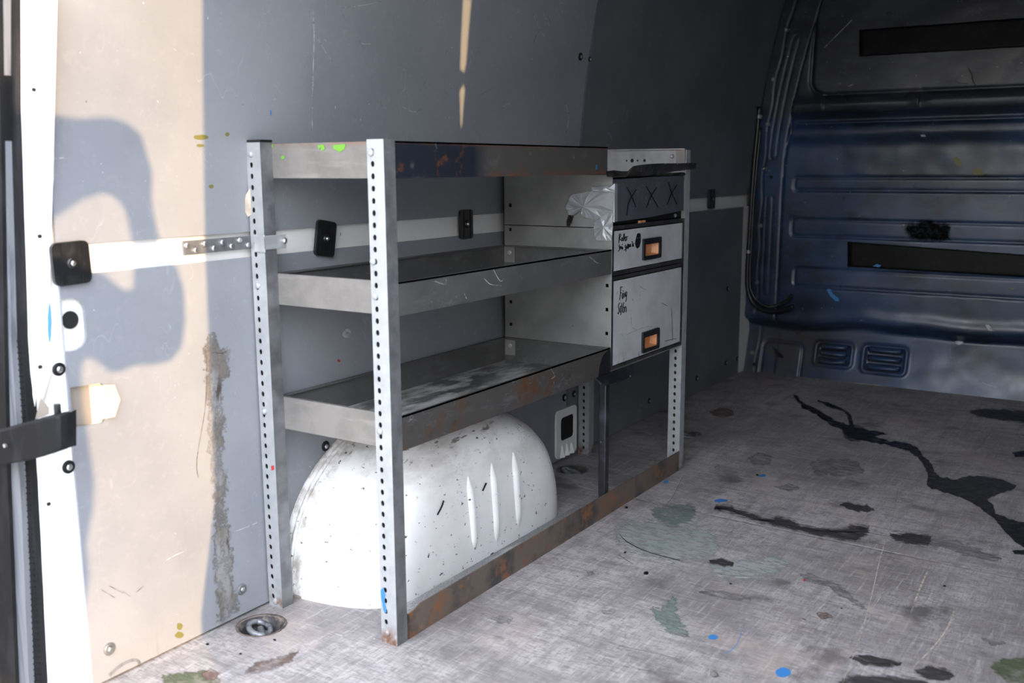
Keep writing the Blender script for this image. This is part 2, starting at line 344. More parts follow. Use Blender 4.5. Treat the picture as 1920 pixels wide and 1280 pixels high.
def flat(name, px, project, m, parent, e=0.0006, soft=None):
    n = len(px); tri = [tuple(t) for t in tessellate_polygon([[Vector((u, v, 0)) for u, v in px]])]
    if m not in FADE: return obj(name, ([project(u, v, e) for u, v in px], tri), m, parent)
    area = sum(px[i][0]*px[(i+1) % n][1]-px[(i+1) % n][0]*px[i][1] for i in range(n)); sg = 1 if area > 0 else -1
    if soft is None: soft = min(14.0, 0.2*math.sqrt(abs(area/2))+1.0)
    if m == 'oil': soft = 3.0
    inn, out = [], []
    for i in range(n):
        a, b = px[i-1], px[(i+1) % n]; dx, dy = b[0]-a[0], b[1]-a[1]; l = math.hypot(dx, dy) or 1
        nx, ny = sg*dy/l, -sg*dx/l
        out.append((px[i][0]+nx*soft*0.6, px[i][1]+ny*soft*0.6)); k_ = 0.25*soft if m != 'oil' else 0.6; inn.append((px[i][0]-nx*k_, px[i][1]-ny*k_))
    V = [project(u, v, e) for u, v in inn]+[project(u, v, e) for u, v in out]
    Fc = tri+[(i, (i+1) % n, n+(i+1) % n, n+i) for i in range(n)]
    return obj(name, (V, Fc, None, [0.95]*n+[0.0]*n), m, parent)
def ribbon_px(path, w):
    """outline of a stroke in pixels; w = width(s)"""
    A, B = [], []
    for i, (x, y) in enumerate(path):
        p, q = path[max(i-1, 0)], path[min(i+1, len(path)-1)]
        dx, dy = q[0]-p[0], q[1]-p[1]; l = math.hypot(dx, dy) or 1
        ww = (w[i] if isinstance(w, (list, tuple)) else w)/2
        A.append((x-dy/l*ww, y+dx/l*ww)); B.append((x+dy/l*ww, y-dx/l*ww))
    return A, B
def strokes(paths, w, project, e=0.0008):
    out = []
    for P in paths:
        P = [tuple(q[:2]) for q in smooth_path([(a, b, 0) for a, b in P], 4)] if len(P) > 2 else P
        A, B = ribbon_px(P, w); n = len(A)
        V = [project(u, v, e) for u, v in A] + [project(u, v, e) for u, v in B]
        out.append((V, [(i, i+1, n+i+1, n+i) for i in range(n-1)]))
    return join(*out)
def scratch(name, px, w, project, m, parent, e=0.0007):
    V, Fc, I = strokes([px], w, project, e); n = len(V)//2
    al = [0.45+0.5*math.sin(math.pi*i/(n-1)) for i in range(n)]*2
    return obj(name, (V, Fc, None, al), m, parent)

# ================================================================== THE SETTING
# ---- ground outside
tag(obj('ground', plate(rect(-14, 12, -14, 12), [], lambda a, b, h: (a, b, -0.65-h), 0.05), 'ground'), kind='structure')
tag(obj('wall_sky_blocker', box(-9.0, -8.6, -9, 12, -0.65, 2.2), 'sky_blocker'), kind='structure')   # unseen wall added behind the van to block low sky light
# ---- floor with recesses for the lashing rings
RINGS = [(-0.090, 0.332), (1.335, 0.318), (1.985, 0.172)]
floor = tag(obj('floor', plate(rect(-0.52, 3.36, YR, 0.43), [circ(x, y, 0.052, 24) for x, y in RINGS], lambda a, b, h: (a, b, -h), 0.018), 'floor_ply'), kind='structure')
# ---- left wall: white body skin behind grey panels
def curved(x0, x1, z0, z1, off, t, n=26):
    V = []
    for i in range(n+1):
        z = z0+(z1-z0)*i/n
        for x in (x0, x1): V += [(x, wy(z)+off, z), (x, wy(z)+off+t, z)]
    Fc = []
    for i in range(n):
        a = 4*i; b = a+4
        Fc += [(a, a+2, b+2, b), (a+1, b+1, b+3, a+3), (a, b, b+1, a+1), (a+2, a+3, b+3, b+2)]
    Fc += [(0, 1, 3, 2), (4*n, 4*n+2, 4*n+3, 4*n+1)]
    return V, Fc
wall = tag(obj('wall_left', curved(-0.47, 3.36, 0.0, ZC, 0.012, 0.01), 'white_body'), kind='structure')
cutD = [p for p in rrect(-0.4835, -0.425, 0.698, 0.800, 0.029, 8) if p[0] > -0.4542]; cutD = [(-0.4735, 0.698)]+cutD+[(-0.4735, 0.800)]
cutR = [(-0.470, 0.548), (-0.405, 0.543), (-0.398, 0.552), (-0.396, 0.618), (-0.402, 0.624), (-0.470, 0.628)]
cutS = rrect(1.352, 1.442, 0.012, 0.205, 0.02)
lowL = obj('wall_panel', plate(rect(-0.474, 1.4475, 0.006, 0.843), [cutD, cutR], lambda a, b, h: (a, W+h, b), 0.006), 'panel', wall)
cutS2 = rrect(1.4585, 1.545, 0.012, 0.205, 0.02)
lowR = obj('wall_panel', plate(rect(1.4535, 3.185, 0.006, 0.843), [], lambda a, b, h: (a, W+h, b), 0.006), 'panel_dimmed', wall)
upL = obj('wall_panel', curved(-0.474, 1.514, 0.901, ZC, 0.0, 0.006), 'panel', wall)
upR = obj('wall_panel', curved(1.5225, 3.297, 0.901, ZC, 0.0, 0.006), 'panel_dimmed', wall)
obj('seam_filler', curved(1.510, 1.527, 0.901, ZC, 0.0072, 0.003), 'black_void', wall)
# opening behind the D shaped cut-out, the broken corner and the body socket
obj('body_hole', lathe([(0.0175, 0), (0.0175, 0.002)], (-0.4515, W+0.0105, 0.757), (0, -1, 0), 20), 'black_void', wall)
obj('broken_opening', box(-0.469, -0.424, W+0.0085, W+0.0115, 0.545, 0.626), 'bare_ply', wall)
flapV = [(-0.424, W+0.010, 0.549), (-0.424, W+0.010, 0.622), (-0.380, W-0.011, 0.618), (-0.368, W-0.009, 0.585), (-0.384, W-0.010, 0.553)]
obj('torn_flap', (flapV+[(x+0.002, y+0.003, z) for x, y, z in flapV], [(0, 1, 2, 3, 4), (9, 8, 7, 6, 5)]+[(i, (i+1) % 5, (i+1) % 5+5, i+5) for i in range(5)]), 'tan_ply', wall)
obj('socket_frame', plate(rrect(1.366, 1.512, 0.014, 0.190, 0.018), [rrect(1.398, 1.490, 0.075, 0.160, 0.014)], lambda a, b, h: (a, W-0.006+h, b), 0.008), 'white_body', wall, bevel=0.002)
obj('socket_hole', box(1.388, 1.50, W-0.0035, W-0.0025, 0.065, 0.17), 'black_void', wall)
for i in range(3):
    x = 1.405+0.034*i
    obj('frame_crease', ([(x-0.014, W-0.006, 0.016), (x+0.014, W-0.006, 0.016), (x, W-0.006, 0.062), (x, W-0.020, 0.017)], [(0, 1, 3), (1, 2, 3), (2, 0, 3)]), 'white_body', wall)
# washers and screws that hold the panels
def screw_vf(c, n, r=0.0135):
    c = Vector(c); n = Vector(n)
    return join(setm(lathe([(r, 0), (r, 0.002), (r*0.8, 0.0042), (r*0.55, 0.0046), (r*0.5, 0.003)], c, n, 16), 0),
                setm(lathe([(r*0.5, 0.002), (r*0.48, 0.005), (r*0.3, 0.0068), (r*0.12, 0.0070)], c, n, 10), 1))
me_cache = {}
def screw(u, v, parent, r=0.0135, mats=('rubber', 'screw_metal'), name='panel_screw'):
    q = on_wall(u, v, 0.0); n = Vector((0, -1, -(wy(q.z)-wy(q.z+0.01))/0.01)).normalized()
    key = (round(r, 4), mats)
    if key not in me_cache:
        tmp = obj(name, screw_vf((0, 0, 0), (0, 0, 1), r), mats, None, org=(0, 0, 0)); me_cache[key] = tmp.data
        for p in tmp.data.polygons: p.use_smooth = False
        bpy.data.objects.remove(tmp, do_unlink=True)
    o = bpy.data.objects.new(name, me_cache[key]); link(o, parent)
    o.location = q-ORG[parent.name]; o.rotation_euler = n.to_track_quat('Z', 'Y').to_euler()
    return o
for u, v in ((110, 692), (128, 875), (610, 836), (1058, 745)): screw(u, v, lowL)
for u, v in ((205, 1216), (453, 1104)): screw(u, v, lowL, 0.0135, ('dark_steel', 'screw_metal'))
for u, v in ((1076, 738), (1217, 751), (1364, 541), (1382, 672), (1306, 709), (1361, 680)): screw(u, v, lowR, 0.012)
screw(1088, 106, upL, 0.013); screw(1105, 111, upR, 0.008)
# black clamping pads over the white body rail
def pad(u, v, w, h, ang, parent=wall):
    q = on_wall(u, v, 0.0); x, z = q.x, q.z; ca, sa = math.cos(ang), math.sin(ang)
    R = lambda a, b: (x+a*ca-b*sa, z+a*sa+b*ca)
    pl = lambda a, b, hh: (R(a, b)[0], W-0.001-hh, R(a, b)[1])
    o = obj('clamp_pad', plate(rrect(-w/2, w/2, -h/2, h/2, min(w, h)*0.16), [], pl, 0.008), 'black_plastic', parent, bevel=0.0025)
    for s in (-1, 1):
        obj('pad_rib', plate(rect(s*w*0.27-0.0012, s*w*0.27+0.0012, -h*0.47, h*0.47), [], lambda a, b, hh: (R(a, b)[0], W-0.0088-hh, R(a, b)[1]), 0.0012), 'rubber', o)
    obj('bolt', screw_vf((x, W-0.009, z), (0, -1, 0), 0.011), ('black_plastic', 'screw_metal'), o)
pad(130, 493, 0.078, 0.082, 0.03); pad(607, 447, 0.066, 0.088, -0.17); pad(871, 420, 0.062, 0.086, 0.0)
pad(1332, 373, 0.075, 0.088, 0.0); pad(1404, 369, 0.045, 0.085, 0.0)
# marks on the panels
def wp(u, v, e=0.0008): return on_wall(u, v, 0.0002)
flat('grime_run', rough_poly([(388, 640), (400, 628), (412, 660), (428, 655), (424, 700), (414, 730), (418, 800), (414, 860), (424, 900), (420, 960), (430, 1010), (432, 1080), (446, 1140), (412, 1166), (408, 1090), (402, 1010), (408, 940), (398, 880), (392, 820), (396, 770), (388, 700)], 6, 2, 1), wp, 'grime', lowL)
scratch('scratch', [(385, 648), (388, 700), (384, 770), (369, 862), (373, 900)], 2.2, wp, 'grime', lowL)
scratch('panel_crease', [(585, 0), (589, 60), (587, 140), (585, 262)], 2.2, wp, 'scratch_grey', upL)
for P, w in ((([(590, 60), (612, 100), (625, 115)]), 1.4), ([(640, 15), (680, 10), (715, 3)], 1.3), ([(1000, 25), (1010, 50), (1022, 70)], 1.6), ([(1015, 18), (1025, 40), (1035, 55)], 1.3), ([(1022, 18), (1032, 40)], 1.3), ([(1005, 35), (1012, 55)], 1.4),
             ([(1000, 80), (1008, 62)], 1.6), ([(840, 90), (834, 103)], 1.6), ([(878, 130), (885, 100), (880, 92)], 1.3), ([(872, 125), (880, 110)], 1.5), ([(890, 105), (902, 82)], 1.3), ([(823, 163), (845, 181)], 1.3), ([(712, 185), (716, 200)], 1.6),
             ([(787, 172), (802, 145)], 1.2), ([(900, 178), (935, 160)], 1.1), ([(1060, 190), (1066, 220), (1062, 250)], 2.0), ([(672, 75), (680, 82), (698, 82)], 1.6), ([(940, 207), (946, 198), (960, 192)], 1.5), ([(598, 65), (615, 80)], 1.3),
             ([(430, 1000), (470, 985), (490, 975)], 2.2), ([(300, 1060), (320, 1045), (352, 1030)], 1.6), ([(640, 20), (650, 40)], 1.3), ([(1280, 120), (1300, 117)], 1.0), ([(755, 200), (775, 210), (790, 205)], 1.5)):
    scratch('scratch', P, w*0.75, wp, 'scratch_grey', upL if P[0][1] < 400 else lowL)
for c, m_ in (((377, 257, 15, 5), 'paint_olive'), ((376, 273, 7, 3), 'paint_olive'), ((396, 349, 5, 4), 'paint_olive'), ((426, 252, 4, 4), 'paint_olive'), ((508, 212, 1.5, 6), 'paint_blue')):
    flat('paint_splash', rough_poly(circ(c[0], c[1], c[2], 10, c[3]), 2, 1.2, c[0]), wp, m_, upL)
for c, m_ in (((337, 1174, 6, 7), 'paint_olive'), ((336, 1190, 8, 6), 'paint_olive'), ((651, 625, 8, 9), 'scratch_grey'), ((635, 676, 3, 3), 'paint_red')):
    flat('paint_splash', rough_poly(circ(c[0], c[1], c[2], 10, c[3]), 2, 2.0, c[0]), wp, m_, lowL)
obj('paint_splash', strokes([[(205, 1266), (225, 1248), (245, 1238), (258, 1238), (262, 1245)]], 6, wp), 'paint_blue', lowL).data.materials[0] = MATS['grey_door']
flat('bare_patch', rough_poly([(1396, 560), (1402, 560), (1406, 640), (1398, 690), (1390, 690)], 3, 1, 3), lambda u, v, e: at(u, v, 1, W+0.0115-e), 'white_body', wall)
for P in ([(190, 1105), (215, 1120)], [(230, 1108), (245, 1118)], [(205, 1098), (232, 1112)], [(255, 1110), (270, 1098)]): scratch('scuff', P, 2.0, wp, 'grey_door', lowL)

# ---- bulkhead: one pressed steel sheet with beads, steps and a bulging band
def sst(a, b, x):
    t = min(1, max(0, (x-a)/(b-a))); return t*t*(3-2*t)
def sdr(y, z, y0, y1, z0, z1, r):
    cy, cz = (y0+y1)/2, (z0+z1)/2; qx, qz = abs(y-cy)-(abs(y1-y0)/2-r), abs(z-cz)-(abs(z1-z0)/2-r)
    return math.hypot(max(qx, 0), max(qz, 0))+min(max(qx, qz), 0)-r
def bead(d, w=0.009): return math.exp(-(d/w)**2)
VENTS = [(-0.122, 0.065, 0.068, 0.186), (-0.375, -0.166, 0.058, 0.190)]
def relief(y, z):
    """distance towards the cargo room"""
    h = 0.0
    edge = wy(z)                                         # follows the curved wall
    col = edge-0.152-0.05*max(0, z-1.15)                 # groove between side column and panel
    # lower part set back under a soft ledge
    dent = 0.022*math.exp(-((y+0.47)/0.17)**2)+0.008*math.exp(-((y+0.15)/0.12)**2)
    lz = 0.285-0.012*math.sin(y*9)+dent
    low = 1-sst(lz-0.055, lz+0.005, z)
    h -= (0.062-0.075*max(0.0, 1-z/0.235))*low
    h += 0.05*max(0.0, 0.9-z)*(1-low)*0.5
    h += 0.010*math.exp(-((z-lz-0.02)/0.03)**2)*(1-low)
    if y < col:
        # upper panel, rolled band, gutter and ridge
        h += 0.030*sst(1.262, 1.300, z)
        h += 0.016*math.exp(-((z-1.325)/0.036)**2)
        h += 0.014*math.exp(-((z-1.243)/0.0085)**2)*sst(0.215, 0.195, y)
        h -= 0.020*math.exp(-((z-1.205)/0.05)**2)
        for yc in (0.06, -0.37): h += 0.006*math.exp(-((y-yc)/0.03)**2)*math.exp(-((z-1.34)/0.03)**2)*(1 if y > yc else -1)
        up = sdr(y, z, -2.2, 0.128+0.03*(1.37-z), 1.372, 2.3, 0.075)
        h -= 0.008*bead(up, 0.008); h += 0.003*sst(0.0, -0.02, up)
        for z0, z1, ye in ((0.928, 0.988, 0.195), (0.706, 0.786, 0.197), (0.462, 0.548, 0.172)):
            d = sdr(y, z, -1.6, ye, z0+0.0*y, z1, 0.02); h -= 0.006*bead(d, 0.0065); h -= 0.002*sst(0.0, -0.01, d)
        h += 0.010*math.exp(-((y+0.05)/0.3)**2-((z-0.42)/0.08)**2) + 0.003*mnoise.noise(Vector((y*4, z*5, 1.0)))
        h += 0.0015*mnoise.noise(Vector((y*11, z*13, 4.0)))*(1 if 1.0 < z < 1.2 or z < 0.45 else 0.25)
    h -= 0.006*bead(y-col, 0.007)*(1-low)
    if y > col:
        h -= 0.006
        for z0, z1 in ((1.08, 1.66), (0.40, 0.90)):
            cc = edge-0.090-0.03*max(0, z-1.2); d = sdr(y-cc, z, -0.016, 0.016, z0, z1, 0.016); h -= 0.0025*bead(d, 0.005)
        h -= 0.003*bead(y-(edge-0.050+0.004*math.sin(z*27)), 0.005)
    for y0, y1, z0, z1 in VENTS:
        d = sdr(y, z, y0, y1, z0, z1, 0.025); h += 0.010*bead(d+0.006, 0.009); h -= 0.010*sst(-0.008, -0.02, d)
    d = sdr(y, z, 0.125, 0.33, -0.08, 0.165, 0.035); h -= 0.008*bead(d, 0.006)
    return h
ys = [0.46-0.0055*i for i in range(262)]; ys += [ys[-1]-0.03*i for i in range(1, 30)]
ys = [y for y in ys if y > YR-0.01]
zs = [0.0055*i for i in range(356)]
V = [(XB-relief(y, z), y, z-0.004) for z in zs for y in ys]; ny = len(ys)
Fc = [(j*ny+i, j*ny+i+1, (j+1)*ny+i+1, (j+1)*ny+i) for j in range(len(zs)-1) for i in range(ny-1)]
front = tag(obj('wall_front', (V, Fc), 'navy_steel', smooth=True), kind='structure')
def bk(u, v, e=0.0): 
    q = at(u, v, 0, XB)
    for _ in range(3): q = at(u, v, 0, XB-relief(q.y, q.z)-e)
    return q
# louvres of the two vents
for (y0, y1, z0, z1), drop in zip(VENTS, (0.006, 0.0)):
    for k in range(3):
        zc = z0+0.030+k*(z1-z0-0.052)/2; n = 6; V = []
        for i in range(13):
            t = i/12; y = y0+0.026+(y1-y0-0.052)*t; b = math.sin(math.pi*min(1, max(0, t*1.06-0.03)))**0.35
            for j in range(n+1):
                a = math.pi*j/n*0.75
                sag = drop*(math.sin(math.pi*t) if k == 0 else 0)
                V.append((XB+0.060-0.075*(1-(zc)/0.235)-0.024*b*math.sin(a), y, zc+0.011-0.024*(j/n)-sag))
        Fc = [(i*(n+1)+j, i*(n+1)+j+1, (i+1)*(n+1)+j+1, (i+1)*(n+1)+j) for i in range(12) for j in range(n)]
        o = obj('vent_louvre', (V, Fc), 'navy_steel', front, smooth=True)
        s = o.modifiers.new('solid', 'SOLIDIFY'); s.thickness = 0.0015
        obj('vent_gap', box(XB+0.048-0.075*(1-zc/0.235), XB+0.052-0.075*(1-zc/0.235), y0+0.03, y1-0.03, zc-0.019, zc-0.011), 'black_void', front)
# bolts along the side column
for u, v in ((1475, 56), (1450, 149), (1440, 233), (1433, 316), (1426, 423), (1419, 529), (1411, 661)):
    q = bk(u, v); obj('bolt', lathe([(0.011, -0.004), (0.011, 0.004), (0.007, 0.008), (0.003, 0.008)], q, (-1, 0, 0), 12), 'screw_metal', front)
for u, v in ((1446, 332), (1414, 683)):
    q = bk(u, v); obj('bolt_hole', lathe([(0.009, -0.006), (0.009, 0.0012)], q, (-1, 0, 0), 12), 'black_void', front)
# folded tab in the lower corner
q = bk(1458, 660); obj('bent_tab', ([q+Vector(d) for d in ((-0.002, 0.03, 0.03), (-0.03, 0.01, 0.025), (-0.035, -0.03, -0.02), (-0.002, -0.035, -0.022), (-0.004, 0.005, -0.03))], [(0, 1, 2, 3, 4), (0, 1, 2), (2, 3, 4)]), 'black_paint', front)
for px, m_ in (([(1550, 543), (1556, 541), (1562, 552), (1571, 558), (1574, 565), (1566, 564), (1556, 554)], 'paint_blue'), ([(1786, 297), (1796, 294), (1803, 303), (1800, 312), (1792, 308)], 'paint_olive'), ([(1822, 320), (1838, 315), (1846, 326), (1836, 331), (1826, 327)], 'paint_olive'),
               ([(1726, 253), (1734, 253), (1736, 256), (1728, 256)], 'scratch_grey'), ([(1812, 200), (1822, 201), (1821, 209), (1811, 208)], 'paint_lime'), ([(1790, 640), (1800, 634), (1806, 642), (1798, 647), (1792, 644)], 'scratch_grey'), ([(1845, 606), (1858, 612), (1865, 622), (1853, 618)], 'scratch_grey'), ([(1890, 539), (1905, 541), (1899, 543)], 'paint_olive'), ([(1613, 600), (1632, 604), (1629, 607), (1615, 603)], 'scratch_wood')):
    flat('paint_chip', rough_poly(px, 3, 1.0, px[0][0]), bk, m_, front, 0.0015)
flat('soot_patch', rough_poly([(1700, 422), (1740, 415), (1780, 422), (1780, 446), (1740, 452), (1708, 446)], 5, 6, 5), bk, 'soot', front, 0.0025, 14)
for P, w in (([(1815, 127), (1822, 140), (1824, 152), (1832, 162)], 1.6), ([(1790, 150), (1800, 156), (1815, 157)], 1.2)): scratch('scratch', P, w, bk, 'black_void', front, 0.0015)
for P, w in (([(1880, 208), (1900, 195), (1918, 190)], 1.8), ([(1900, 116), (1918, 118)], 1.6), ([(1862, 126), (1885, 124)], 1.4), ([(1900, 148), (1918, 147)], 1.4), ([(1590, 162), (1600, 158)], 1.6), ([(1545, 90), (1570, 65), (1600, 35)], 1.2), ([(1748, 430), (1748, 445)], 1.0), ([(1820, 705), (1850, 720), (1880, 730)], 1.2), ([(1780, 640), (1786, 700)], 1.0)):
    scratch('scratch', P, w, bk, 'scratch_grey', front, 0.0015)
obj('worn_edge', strokes([[(1570, 716), (1640, 723), (1700, 731), (1765, 737)]], 3, lambda u, v, e: at(u, v, 0, XB-0.016)), 'scratch_wood', front)

# ---- right wall, ceiling, rear frame (outside the picture, they shape the light)
slot = [(-0.395, 1.93), (-0.345, 1.93), (-0.352, 1.76), (-0.358, 1.745), (-0.360, 1.705), (-0.352, 1.69), (-0.360, 1.60), (-0.370, 1.56), (-0.378, 1.60), (-0.388, 1.69), (-0.372, 1.705), (-0.368, 1.74), (-0.390, 1.745)]  # opening added and tapered so sun throws a narrow streak on the left wall
tag(obj('wall_right', plate(rect(-0.47, 3.36, -0.02, ZC), [slot], lambda a, b, h: (a, YR-h, b), 0.02), 'lining_dark'), kind='structure')
tag(obj('ceiling', plate(rect(-0.47, 3.36, YR-0.02, 0.42), [], lambda a, b, h: (a, b, ZC+h), 0.03), 'ceiling_grey'), kind='structure')
tag(obj('trim_1', box(-0.52, -0.45, YR, 0.24, 1.84, ZC+0.03), 'pillar_white'), kind='structure')
# ---- left rear pillar, traced section by section
rows = [(-30, 112, 27), (0, 110, 28), (200, 105, 29), (400, 100, 35), (560, 96, 39), (640, 97, 42), (695, 100, 46), (735, 88, 50), (765, 79, 53), (800, 80, 56), (838, 101, 58), (900, 108, 61), (1000, 116, 65), (1100, 127, 70), (1200, 138, 76), (1295, 146, 80)]
V = []
for v, uR, uL in rows:
    a = at(uL, v, 0, -0.520); b = at(uL*0.58+uR*0.42, v, 0, -0.512); c = at(uR-3, v, 0, -0.482); c2 = at(uR, v, 0, -0.473)
    z = c.z
    V += [Vector((-0.485, a.y+0.10, z)), Vector((a.x+0.004, a.y+0.012, z)), Vector((a.x, a.y, z)), Vector((b.x, b.y, z)), Vector((c.x, c.y, z)), Vector((c2.x, c2.y+0.004, z)), Vector((-0.468, min(wy(z)+0.01, c2.y+0.05), z))]
n = 7; Fc = [(i*n+k, i*n+k+1, (i+1)*n+k+1, (i+1)*n+k) for i in range(len(rows)-1) for k in range(n-1)]
pillar = tag(obj('trim_2', (V, Fc), 'pillar_white', smooth=False), kind='structure')
s = pillar.modifiers.new('solid', 'SOLIDIFY'); s.thickness = 0.003; s.offset = 1
def pil(u, v, e=0.001):
    return at(u, v, 0, -0.519-e)
for u, v in ((62, 168), (73, 443), (74, 688), (90, 945)):
    q = pil(u, v, 0.0); obj('pillar_hole', lathe([(0.0038, -0.004), (0.0038, 0.0008)], q, (-1, 0, 0), 10), 'black_void', pillar)
flat('paint_chip', rough_poly(circ(93, 605, 4, 10, 38), 2, 1, 2), lambda u, v, e: at(u, v, 0, -0.5135), 'paint_blue', pillar)
# rubber seal and grey door edge left of the pillar
def strip(cols, xpl, t, m_, name, parent=None, ribs=0):
    V = []
    for v, u0, u1 in cols:
        a = at(u0, v, 0, xpl); b = at(u1, v, 0, xpl); V += [a, b, b+Vector((t, 0, 0)), a+Vector((t, 0, 0))]
    k = len(cols); Fc = [(4*i+j, 4*i+(j+1) % 4, 4*i+4+(j+1) % 4, 4*i+4+j) for i in range(k-1) for j in range(4)]
    return obj(name, (V, Fc), m_, parent)
seal = tag(strip([(-30, 9, 28), (200, 9, 29), (640, 21, 42), (900, 38, 60), (1295, 54, 81)], -0.528, 0.02, 'rubber', 'trim_3'), kind='structure')
for i in range(60):
    v = 640+i*11; f = (v-640)/655; u0, u1 = 21+33*f+3, 42+39*f-3
    a = at(u0, v, 0, -0.5285); b = at(u1, v-2, 0, -0.5285)
    obj('seal_rib', tube([a, b], 0.0016, 5), 'rubber', seal)
door1 = tag(strip([(-30, -3, 8), (200, -3, 8), (640, 8, 21), (900, 14, 38), (1295, 30, 55)], -0.54, 0.03, 'grey_door', 'door_1'), kind='structure')
strip([(-30, -60, -3), (640, -60, 8), (900, -60, 14), (1295, -60, 30)], -0.548, 0.03, 'rubber', 'door_glass', door1)
obj('door_body', box(-1.25, -0.55, 0.72, 0.76, -0.3, 1.9), 'grey_door', door1)
# right rear door, standing open; its edge shades the inside of the van
door2 = tag(obj('door_2', plate([(-0.56, -0.3), (-1.40, -0.3), (-1.395, 0.49), (-1.335, 0.75), (-1.323, 1.29), (-1.31, 1.60), (-1.30, 1.9), (-0.56, 1.9)], [], lambda a, b, h: (a, YR-0.03-h, b), 0.05), 'pillar_white'), kind='structure')
tag(obj('trim_4', box(-0.52, -0.45, YR-0.02, YR+0.05, -0.02, 1.9), 'pillar_white'), kind='structure')

# ---- added unseen cutout on a post, shaped to cast the shadow of a person
TY = -2.60
def shadow_pt(u, v):
    q = at(u, v, 1, W); k = (TY-W)/SUN.y; return q+SUN*k
outer = [(-10, 205), (60, 214), (105, 220), (150, 226), (200, 222), (235, 232), (262, 255), (272, 290), (283, 320), (282, 370), (290, 420), (305, 470), (330, 500), (343, 540), (346, 600), (339, 650), (320, 675), (290, 683), (250, 685), (225, 695), (205, 698), (185, 680), (165, 670), (153, 680), (150, 700), (155, 760), (165, 830), (175, 900), (172, 960), (160, 1020), (166, 1080), (158, 1130), (150, 1170), (135, 1290), (-10, 1330)]
hole = [(96, 412), (120, 395), (150, 375), (190, 362), (215, 370), (235, 395), (245, 440), (252, 480), (250, 540), (235, 545), (215, 532), (195, 512), (165, 505), (130, 495), (96, 480)]
A = [shadow_pt(*p) for p in outer]; B = [shadow_pt(*p) for p in hole]
tp = tag(empty('shadow_caster', (A[0].x, TY+0.02, -0.65)), 'added unseen cutout on a wooden post, shaped to cast a person shadow into the van', 'post')
obj('post', tube([(A[0].x, TY+0.02, -0.65), (A[0].x, TY+0.02, A[0].z+0.05)], 0.045, 10), 'caster_post', tp)
obj('shadow_cutout', plate([(p.x, p.z) for p in A], [[(p.x, p.z) for p in B]], lambda a, b, h: (a, TY-h, b), 0.004), 'shadow_cutout', tp)

# ================================================================== THINGS
# ---- wheel arch
AX0, AX1, AH = 0.048, 1.035, 0.405
acx, aa = (AX0+AX1)/2, (AX1-AX0)/2
secs = [(W-0.001, 1.0), (W-0.012, 1.0), (W-0.016, 0.972), (0.365, 0.966), (0.31, 0.952), (0.255, 0.93), (0.215, 0.905), (0.180, 0.872), (0.155, 0.83), (0.138, 0.785), (0.127, 0.73), (0.121, 0.66), (0.118, 0.55), (0.116, 0.40), (0.115, 0.2), (0.115, 0.02)]
NT = 64; V = []
for y, s in secs:
    for i in range(NT+1):
        th = math.pi*i/NT; c, sn = math.cos(th), math.sin(th)
        x = acx - aa*s*math.copysign(abs(c)**0.92, c)
        fall = 1.0 if s > 0.6 else s/0.6
        z = AH*(1-(1-s)*0.75)*(abs(sn)**0.80) if s > 0.6 else AH*0.70*(abs(sn)**0.80)*fall
        V.append((x, y + 0.018*max(0, z-0.05)*(1 if s < 0.9 else 0), max(z, -0.001)))
n = NT+1; Fc = [(j*n+i, j*n+i+1, (j+1)*n+i+1, (j+1)*n+i) for j in range(len(secs)-1) for i in range(NT)]
arch = empty('wheel_arch', (acx, 0.25, 0)); tag(arch, 'scuffed white wheel arch bulging out of the wall under the shelves', 'wheel arch')
obj('arch_shell', (V, Fc), 'arch_white', arch, smooth=True)
for u0, v0, u1, v1 in ((881, 893, 890, 1036), (925, 868, 931, 1022), (966, 848, 972, 992)):
    a, b = at(u0, v0, 1, 0.116), at(u1, v1, 1, 0.116); N_ = 12; V = []
    for i in range(N_+1):
        t = i/N_; p = a.lerp(b, t); w = 0.014*min(1, 6*t+0.25, 6*(1-t)+0.25); hgt = 0.013*min(1, 5*t, 5*(1-t))
        yb = 0.1165+0.018*max(0, p.z-0.05)
        for dx, dy in ((-1, 0.004), (-0.6, -0.45), (0, -1), (0.6, -0.45), (1, 0.004)): V.append((p.x+w*dx, yb+0.004+(hgt+0.004)*dy, p.z))
    obj('pressed_rib', (V, [(i*5+j, i*5+j+1, i*5+6+j, i*5+5+j) for i in range(N_) for j in range(4)]), 'arch_white', arch, smooth=True)
obj('sealant_bead', tube([(AX0+0.012-0.006, W-0.016, 0.004), (AX0+0.022, 0.36, 0.003), (AX0+0.035, 0.31, 0.003), (AX0+0.06, 0.23, 0.003)], 0.005, 6), 'bare_ply', arch)
P = []
for i in range(41):
    th = math.pi*i/40; c, sn = math.cos(th), math.sin(th); P.append((acx-aa*0.985*math.copysign(abs(c)**0.92, c), W-0.022, max(0.0, AH*0.985*abs(sn)**0.80)))
obj('weld_flange', tube(P, 0.0055, 8), 'arch_white', arch, smooth=True)
def archp(u, v, e): return at(u, v, 1, 0.0905-e+0.018*0.2)
for P, w in (([(905, 920), (912, 905)], 3), ([(820, 965), (828, 950), (832, 938)], 3)): scratch('scuff', P, w, lambda u, v, e: at(u, v, 1, 0.1162), 'ink', arch)
flat('bare_patch', [(912, 945), (917, 936), (930, 932), (930, 937), (921, 942), (919, 968), (911, 974)], lambda u, v, e: at(u, v, 1, 0.1158), 'orange_wood', arch).data.materials[0] = MATS['scratch_wood']

